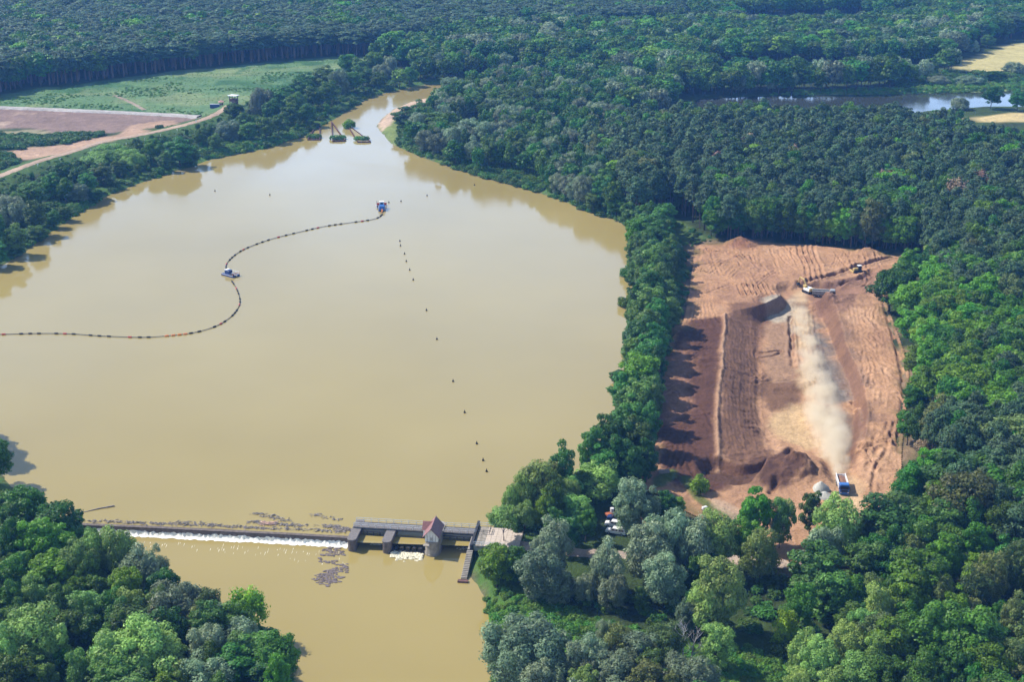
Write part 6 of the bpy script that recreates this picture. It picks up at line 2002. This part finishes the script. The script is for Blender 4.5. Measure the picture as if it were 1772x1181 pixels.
def tracks(q, L=3.6, w=.6, gap=1.0, r=.5):
    for s_ in (-1, 1):
        y0, y1 = s_ * gap - w / 2, s_ * gap + w / 2
        prof = [(-L / 2 + r * math.cos(a), r + r * math.sin(a)) for a in [math.pi / 2 + math.pi * k / 6 for k in range(7)]] + [(L / 2 + r * math.cos(a), r + r * math.sin(a)) for a in [-math.pi / 2 + math.pi * k / 6 for k in range(7)]]
        q.loft([[(x_, y0, z_) for x_, z_ in prof], [(x_, y1, z_) for x_, z_ in prof]])


x, y = P(1398, 507, -.6); z = pit_z(x, y)
t = empty('excavator', (x, y, z), math.radians(118), 'yellow and white crawler excavator digging at the edge of the upper terrace', 'excavator')
q = MB(); tracks(q); q.build('crawler_tracks', M['black'], t)
q = MB(); q.box(-2.3, 1.4, -1.35, 1.35, 1.15, 2.2, .15); q.build('engine_house', M['white'], t)
q = MB(); q.box(-2.6, -1.7, -1.3, 1.3, 1.2, 2.4, .2); q.build('counterweight', M['yellowpaint'], t)
q = MB(); q.box(-.1, 1.6, .35, 1.35, 2.2, 3.2, .1); c = q.build('cab', M['yellowpaint'], t)
q = MB(); q.box(1.604, 1.62, .45, 1.25, 2.3, 3.1); q.build('windscreen', M['glass'], c)
q = MB(); q.tube([(1.2, -.2, 2.0), (2.9, -.2, 4.6), (5.4, -.2, 4.9)], [.28, .36, .25], 6); q.build('boom', M['yellowpaint'], t)
q = MB(); q.tube([(5.3, -.2, 5.1), (6.4, -.2, 2.4)], [.26, .18], 6); q.build('dipper_arm', M['yellowpaint'], t)
q = MB(); q.add([(6.1, -.8, 2.5), (6.1, .4, 2.5), (6.9, .4, 2.3), (6.9, -.8, 2.3), (5.9, -.8, 1.5), (5.9, .4, 1.5), (6.5, .4, 1.2), (6.5, -.8, 1.2)], [(0, 1, 2, 3), (4, 7, 6, 5), (0, 4, 5, 1), (2, 6, 7, 3), (0, 3, 7, 4), (1, 5, 6, 2)]); q.build('bucket', M['darksteel'], t)
x, y = P(1425, 514, -.6); z = pit_z(x, y)
dump_truck('dump_truck', (x, y, z), math.radians(-12), 'pale grey dump truck being loaded beside the excavator', M['steel'], M['concrete'], False)
x, y, z = at_px(1483, 472, 1)
t = empty('bulldozer', (x, y, z), math.radians(197), 'small yellow bulldozer on the upper right of the dug terrace', 'bulldozer')
q = MB(); tracks(q, 3.2, .55, .95, .45); q.build('crawler_tracks', M['black'], t)
q = MB(); q.box(-.2, 1.7, -.6, .6, .8, 1.8, .1); q.build('engine_hood', M['yellowpaint'], t)
q = MB(); q.box(-1.6, -.2, -.8, .8, .8, 2.7, .08); c = q.build('cab', M['darksteel'], t)
q = MB(); q.box(-1.7, -.1, -.9, .9, 2.7, 2.82); q.build('roof', M['white'], c)
q = MB(); q.loft([[(2.6, -1.6, .1), (2.75, -1.6, .6), (2.6, -1.6, 1.2), (2.5, -1.6, 1.2), (2.6, -1.6, .6), (2.5, -1.6, .1)], [(2.6, 1.6, .1), (2.75, 1.6, .6), (2.6, 1.6, 1.2), (2.5, 1.6, 1.2), (2.6, 1.6, .6), (2.5, 1.6, .1)]]); q.build('blade', M['yellowpaint'], t)
q = MB(); q.tube([(.3, -1.0, .5), (2.5, -1.0, .5)], .12, 5); q.tube([(.3, 1.0, .5), (2.5, 1.0, .5)], .12, 5); q.build('push_arm', M['yellowpaint'], t)


def heap(name, px, py, r, h, mat, lab, cat='heap', sy=1.0, seed=1, n=22):
    x, y, z = at_px(px, py)
    rng = np.random.default_rng(seed)
    V = [(0, 0, h)]; F = []
    rings = 6
    for k in range(1, rings + 1):
        f = k / rings
        for i in range(n):
            a = 6.283 * i / n
            rr_ = r * f * (1 + .12 * math.sin(3 * a + seed) + rng.uniform(-.06, .06))
            V.append((rr_ * math.cos(a), rr_ * sy * math.sin(a), h * (1 - f) ** .9 + rng.uniform(-.06, .06) * (k < rings) - (.3 if k == rings else 0)))
    for i in range(n): F.append((0, 1 + i, 1 + (i + 1) % n))
    for k in range(rings - 1):
        for i in range(n):
            j = (i + 1) % n
            F.append((1 + k * n + i, 1 + (k + 1) * n + i, 1 + (k + 1) * n + j, 1 + k * n + j))
    return tag(link(name, mesh_from(name, V, F, mat, smooth=True), None, (x, y, z), 0), lab, cat)


heap('gravel_heap', 1420, 846, 2.3, 2.2, M['gravel'], 'pale grey gravel heap beside the blue dump truck', seed=2)
heap('gravel_heap', 1427, 861, 2.6, 1.6, M['gravel'], 'lower pale gravel heap in front of the taller one by the truck', seed=4)
heap('rubble_heap', 1427, 846, .9, 1.1, M['darkrubble'], 'small dark rubble heap against the right side of the pale gravel', seed=5)
heap('rubble_heap', 1436, 862, 1.1, .9, M['load'], 'reddish dark rubble heap in front of the pale gravel heaps', seed=6)
# pile of logs by the dirt track
x, y, z = at_px(1148, 819)
t = empty('log_pile', (x, y, z), .35, 'small pile of cut logs beside the dirt track below the row', 'log pile')
for k, (yy, zz) in enumerate(((-.5, .2), (0, .22), (.5, .2), (-.25, .58), (.25, .6))):
    q = MB(); q.tube([(-1.5 + .2 * (k % 3), yy, zz), (1.5 + .15 * (k % 2), yy, zz)], .22, 7); q.build('log', M['timber'], t)
x, y, z = at_px(1219, 884)
t = empty('water_pump', (x, y, z), .5, 'small white pump on wheels on the bare earth near the lower pit', 'pump')
q = MB(); q.box(-.7, .7, -.4, .4, .4, 1.1, .08); q.build('housing', M['white'], t)
q = MB(); q.box(-.9, .9, -.35, .35, .3, .4); q.build('frame', M['darksteel'], t)
for s_ in (-1, 1):
    q = MB(); q.wheel(0, s_ * .5, .3, .3, .14, 10); q.build('wheel', M['black'], t)
q = MB(); q.tube([(.7, 0, .6), (1.4, 0, .4), (1.8, .2, .1)], .1, 6); q.build('hose', M['black'], t)


# ------------------------------------------------------------------ car park
def pickup(loc, rz, lab, paint, canopy=True):
    t = empty('pickup', loc, rz, lab, 'car')
    sec = lambda x, w, z0, z1: [(x, -w, z0), (x, w, z0), (x, w * .98, z1), (x, -w * .98, z1)]
    q = MB(); q.loft([sec(-2.6, .88, .55, 1.05), sec(-2.5, .92, .45, 1.12), sec(2.2, .92, .45, 1.08), sec(2.6, .85, .5, .98)]); b = q.build('body', paint, t)
    q = MB(); q.loft([[(-2.45, -.86, 1.12), (-2.45, .86, 1.12), (-2.3, .74, 1.82), (-2.3, -.74, 1.82)], [(-.7, -.88, 1.12), (-.7, .88, 1.12), (-.75, .76, 1.86), (-.75, -.76, 1.86)]] if canopy else [[(-.85, -.88, 1.1), (-.85, .88, 1.1), (-.8, .74, 1.8), (-.8, -.74, 1.8)], [(-.7, -.88, 1.12), (-.7, .88, 1.12), (-.75, .76, 1.86), (-.75, -.76, 1.86)]]); q.build('canopy', paint, t)
    q = MB(); q.loft([[(-.66, -.88, 1.1), (-.66, .88, 1.1), (-.66, .74, 1.8), (-.66, -.74, 1.8)], [(1.5, -.86, 1.08), (1.5, .86, 1.08), (.75, .72, 1.78), (.75, -.72, 1.78)]]); c = q.build('cabin', paint, t)
    q = MB(); q.add([(1.50, -.74, 1.14), (1.50, .74, 1.14), (.85, .64, 1.72), (.85, -.64, 1.72)], [(0, 1, 2, 3)])
    q.V = [(a + .03, b_, c_ + .02) for a, b_, c_ in q.V]; q.build('windscreen', M['glass'], c)
    for s_ in (-1, 1):
        for (xa, xb, ta, tb) in ((.1, 1.15, .1, .75), (-.6, .0, -.6, .0), (-2.2, -.8, -2.15, -.85)):
            q = MB(); V = [(xa, s_ * .885, 1.18), (xb, s_ * .885, 1.18), (tb, s_ * .80, 1.66), (ta, s_ * .80, 1.66)]; q.add(V, [(0, 1, 2, 3) if s_ < 0 else (3, 2, 1, 0)]); q.build('side_window', M['glass'], c)
        for x in (-1.6, 1.65):
            q = MB(); q.wheel(x, s_ * .82, .38, .38, .26); w_ = q.build('wheel', M['black'], t)
            q = MB(); q.wheel(x, s_ * .9, .38, .22, .12, 8); q.build('rim', M['steel'], w_)
        q = MB(); q.box(2.5, 2.62, s_ * .65 - .14, s_ * .65 + .14, .78, .95); q.build('headlight', M['rail'], b)
        q = MB(); q.box(-2.63, -2.55, s_ * .78 - .08, s_ * .78 + .08, .75, 1.05); q.build('tail_light', M['red'], b)
    q = MB(); q.box(2.55, 2.68, -.85, .85, .4, .62); q.build('bumper', M['steel'], b)
    return t


x, y, z = at_px(1064, 913, 1.6)
pickup((x, y, z), math.radians(162), 'white pickup with a hard canopy parked among the trees', M['white'])
x, y, z = at_px(1066, 925, 1.6)
pickup((x, y, z), math.radians(160), 'second white car half hidden by leaves in front of the white pickup', M['white'])
x, y, z = at_px(1068, 902, 1.6)
pickup((x, y, z), math.radians(161), 'dark blue car parked in the shade behind the white pickup', M['deepblue'])
x, y, z = at_px(1056, 894, 1.6)
t = empty('tank_trailer', (x, y, z), .5, 'orange trailer with an upright white tank behind the parked cars', 'trailer')
q = MB(); q.box(-1.3, 1.3, -.7, .7, .45, 1.0, .06); q.build('body', mat_plain('faded_orange', (0.42, 0.13, 0.05), .6), t)
q = MB(); q.tube([(.5, 0, 1.0), (.5, 0, 2.2)], .5, 10); q.build('tank', M['white'], t)
for s_ in (-1, 1):
    q = MB(); q.wheel(-.2, s_ * .8, .33, .33, .2, 12); q.build('wheel', M['black'], t)
q = MB(); q.tube([(1.3, 0, .5), (2.3, 0, .45)], .06, 5); q.build('drawbar', M['darksteel'], t)
for px, py, s_, lab in ((1095, 925, .9, 'pale boulder at the edge of the car park, right of the cars'), (1101, 919, .6, 'smaller pale boulder behind the bigger one by the car park')):
    x, y, z = at_px(px, py, 1.6)
    o = link('boulder', rock_mesh('boulder', mat_plain('pale_stone', (0.42, 0.36, 0.31), .9), int(px), 1.1, .9, .8, 2), None, (x, y, z + .3), .4); o.scale = (s_,) * 3
    tag(o, lab, 'boulder')

# bare trees
def bare_tree(px, py, h, mat, lab, seed, lean=(0, 0)):
    rng = random.Random(seed)
    x, y = P(px, py, 1.5 + h); z = float(height([x], [y])[0])
    t = empty('bare_tree', (x, y, z - .2), 0, lab, 'tree')
    q = MB(); pts = [(lean[0] * k / 5 + rng.uniform(-.2, .2), lean[1] * k / 5 + rng.uniform(-.2, .2), h * k / 5) for k in range(6)]
    q.tube(pts, [.26, .22, .18, .13, .08, .04], 7); q.build('trunk', mat, t)
    q = MB()
    for k in range(16):
        f = rng.uniform(.35, .95); i = min(4, int(f * 5)); b = Vector(pts[i]).lerp(Vector(pts[i + 1]), f * 5 - i)
        a = rng.uniform(0, 6.28); L = h * .38 * (1.15 - f)
        e = b + Vector((math.cos(a) * L, math.sin(a) * L, L * 1.1)); m = b.lerp(e, .5) + Vector((0, 0, -.15 * L))
        q.tube([b, m, e], [.06, .04, .015], 5)
        for _ in range(3):
            c0 = m.lerp(e, rng.random()); q.tube([c0, c0 + Vector((rng.uniform(-.8, .8), rng.uniform(-.8, .8), rng.uniform(.3, 1.1)))], [.03, .01], 4)
    q.build('branches', mat, t)


bare_tree(1184, 1078, 12, mat_plain('grey_deadwood', (0.42, 0.38, 0.34), .9), 'leafless grey tree standing in the bottom thicket', 3)
bare_tree(1194, 1086, 10, mat_plain('grey_deadwood_b', (0.36, 0.33, 0.3), .9), 'smaller leafless tree leaning right beside the leafless grey one', 5, (1.8, 0))
bare_tree(1664, 742, 15, M['birch'], 'white bare birch standing in the grey green wood right of the pit', 8, (.8, 0))
bare_tree(1668, 1000, 10, M['rust'], 'thin red brown dead tree among the olive birches', 9)

# ------------------------------------------------------------------ dust behind the truck
A_ = np.array(P(1383, 528, -3.0)); B_ = np.array(P(1455, 833, .6))
Ld = np.linalg.norm(B_ - A_); ang = math.atan2(B_[1] - A_[1], B_[0] - A_[0])
HWD, HTD = 15.0, 11.0
DUST_D = .85
mb = MB(); mb.box(0, Ld, -HWD, HWD, -1.0, HTD)
dm = bpy.data.materials.new('sandy_dust'); dm.use_nodes = True
t_ = dm.node_tree; t_.nodes.clear()
tc = t_.nodes.new('ShaderNodeTexCoord'); sp_ = t_.nodes.new('ShaderNodeSeparateXYZ'); t_.links.new(tc.outputs['Object'], sp_.inputs[0])


def dmath(op, a, b=None, clamp=False):
    n = t_.nodes.new('ShaderNodeMath'); n.operation = op; n.use_clamp = clamp
    for i, v in enumerate((a, b)):
        if v is None: continue
        if isinstance(v, (int, float)): n.inputs[i].default_value = v
        else: t_.links.new(v, n.inputs[i])
    return n.outputs[0]


def ramp(v, pts):
    n = t_.nodes.new('ShaderNodeFloatCurve')
    c = n.mapping.curves[0]
    while len(c.points) > 2: c.points.remove(c.points[1])
    c.points[0].location = pts[0]; c.points[1].location = pts[-1]
    for p in pts[1:-1]: c.points.new(*p)
    n.mapping.update()
    t_.links.new(v, n.inputs['Value'])
    return n.outputs[0]


un = dmath('DIVIDE', sp_.outputs['X'], Ld)
noi = t_.nodes.new('ShaderNodeTexNoise'); noi.inputs['Scale'].default_value = .19; noi.inputs['Detail'].default_value = 6; noi.inputs['Roughness'].default_value = .68
t_.links.new(tc.outputs['Object'], noi.inputs['Vector'])
big = t_.nodes.new('ShaderNodeTexNoise'); big.inputs['Scale'].default_value = .05; big.inputs['Detail'].default_value = 2
t_.links.new(tc.outputs['Object'], big.inputs['Vector'])
halfw = dmath('MULTIPLY', ramp(un, [(0, .18), (.25, .26), (.5, .38), (.7, .44), (.88, .28), (1, .13)]), HWD)
hgt = dmath('MULTIPLY', ramp(un, [(0, .2), (.3, .35), (.6, .55), (.85, .6), (1, .3)]), HTD)
dens = ramp(un, [(0, .25), (.12, .75), (.4, .7), (.62, .75), (.85, 1.0), (.97, .9), (1, .3)])
yoff = dmath('ADD', sp_.outputs['Y'], dmath('MULTIPLY', dmath('SUBTRACT', big.outputs[0], .5), 9.0))
yr = dmath('DIVIDE', yoff, halfw)
across = dmath('EXPONENT', dmath('MULTIPLY', dmath('MULTIPLY', yr, yr), -2.2))
rise = dmath('MULTIPLY', ramp(un, [(0, 0.0), (.66, 0.0), (.85, .5), (1, 1.0)]), 4.4)
zr = dmath('DIVIDE', dmath('MAXIMUM', dmath('SUBTRACT', sp_.outputs['Z'], rise), 0.0), hgt)
up_ = dmath('EXPONENT', dmath('MULTIPLY', dmath('MULTIPLY', zr, zr), -2.0))
nn = dmath('MULTIPLY', dmath('SUBTRACT', noi.outputs[0], .40), 4.6, True)
d_ = dmath('MULTIPLY', dmath('MULTIPLY', across, up_), dmath('MULTIPLY', dens, nn))
d_ = dmath('MULTIPLY', dmath('MAXIMUM', dmath('SUBTRACT', d_, .03), 0.0), DUST_D)
vv = t_.nodes.new('ShaderNodeVolumePrincipled')
vv.inputs['Color'].default_value = (0.992, 0.915, 0.75, 1)
vv.inputs['Anisotropy'].default_value = .1
t_.links.new(d_, vv.inputs['Density'])
oo = t_.nodes.new('ShaderNodeOutputMaterial'); t_.links.new(vv.outputs[0], oo.inputs['Volume'])
try: dm.cycles.volume_step_rate = .06
except Exception: pass
tag(mb.build('dust', dm, None, (A_[0], A_[1], -3.2), ang), kind='stuff')


# ------------------------------------------------------------------ trees of a row get their place in it
ONES = 'first second third fourth fifth sixth seventh eighth ninth tenth eleventh twelfth thirteenth fourteenth fifteenth sixteenth seventeenth eighteenth nineteenth'.split()
TENS = {2: 'twenty', 3: 'thirty', 4: 'forty', 5: 'fifty', 6: 'sixty', 7: 'seventy', 8: 'eighty', 9: 'ninety'}


def ordinal(n):
    if n < 20: return ONES[n - 1]
    a, b = divmod(n, 10)
    return TENS[a][:-1] + 'ieth' if b == 0 else TENS[a] + '-' + ONES[b - 1]


KINDW = {'oak_tree': 'oak', 'alder_tree': 'alder', 'willow_tree': 'willow', 'broadleaf_tree': 'leafy tree', 'pine_tree': 'pine', 'birch_tree': 'birch', 'shrub': 'bush'}
for grp, key, text in ((ROWG, lambda o: -o.location.y, '%s %s in the row between lake and pit, counted from the far end'),
                       (EDG, lambda o: o.location.x, '%s %s of the shaded wood edge behind the pit, counted from the lake side'),
                       (SHG, lambda o: o.location.x, '%s %s among the upper lake shore trees, counted from the canal towards the pit'),
                       (LBG, lambda o: o.location.x, '%s %s on the bank below the dike road, counted from the left edge'),
                       (CBG, lambda o: o.location.y, '%s %s of the canal bank row beside the meadow, counted from the tower'),
                       ('trees at the wood edge', lambda o: 0, '%s %s')):
    mem = sorted((o for o in COL.objects if o.parent is None and o.get('group') == grp), key=key)
    cnt = {}
    for o in mem:
        w_ = KINDW[o.name.split('.')[0]]
        cnt[w_] = cnt.get(w_, 0) + 1
        if cnt[w_] < 100: o['label'] = text % (ordinal(cnt[w_]), w_)
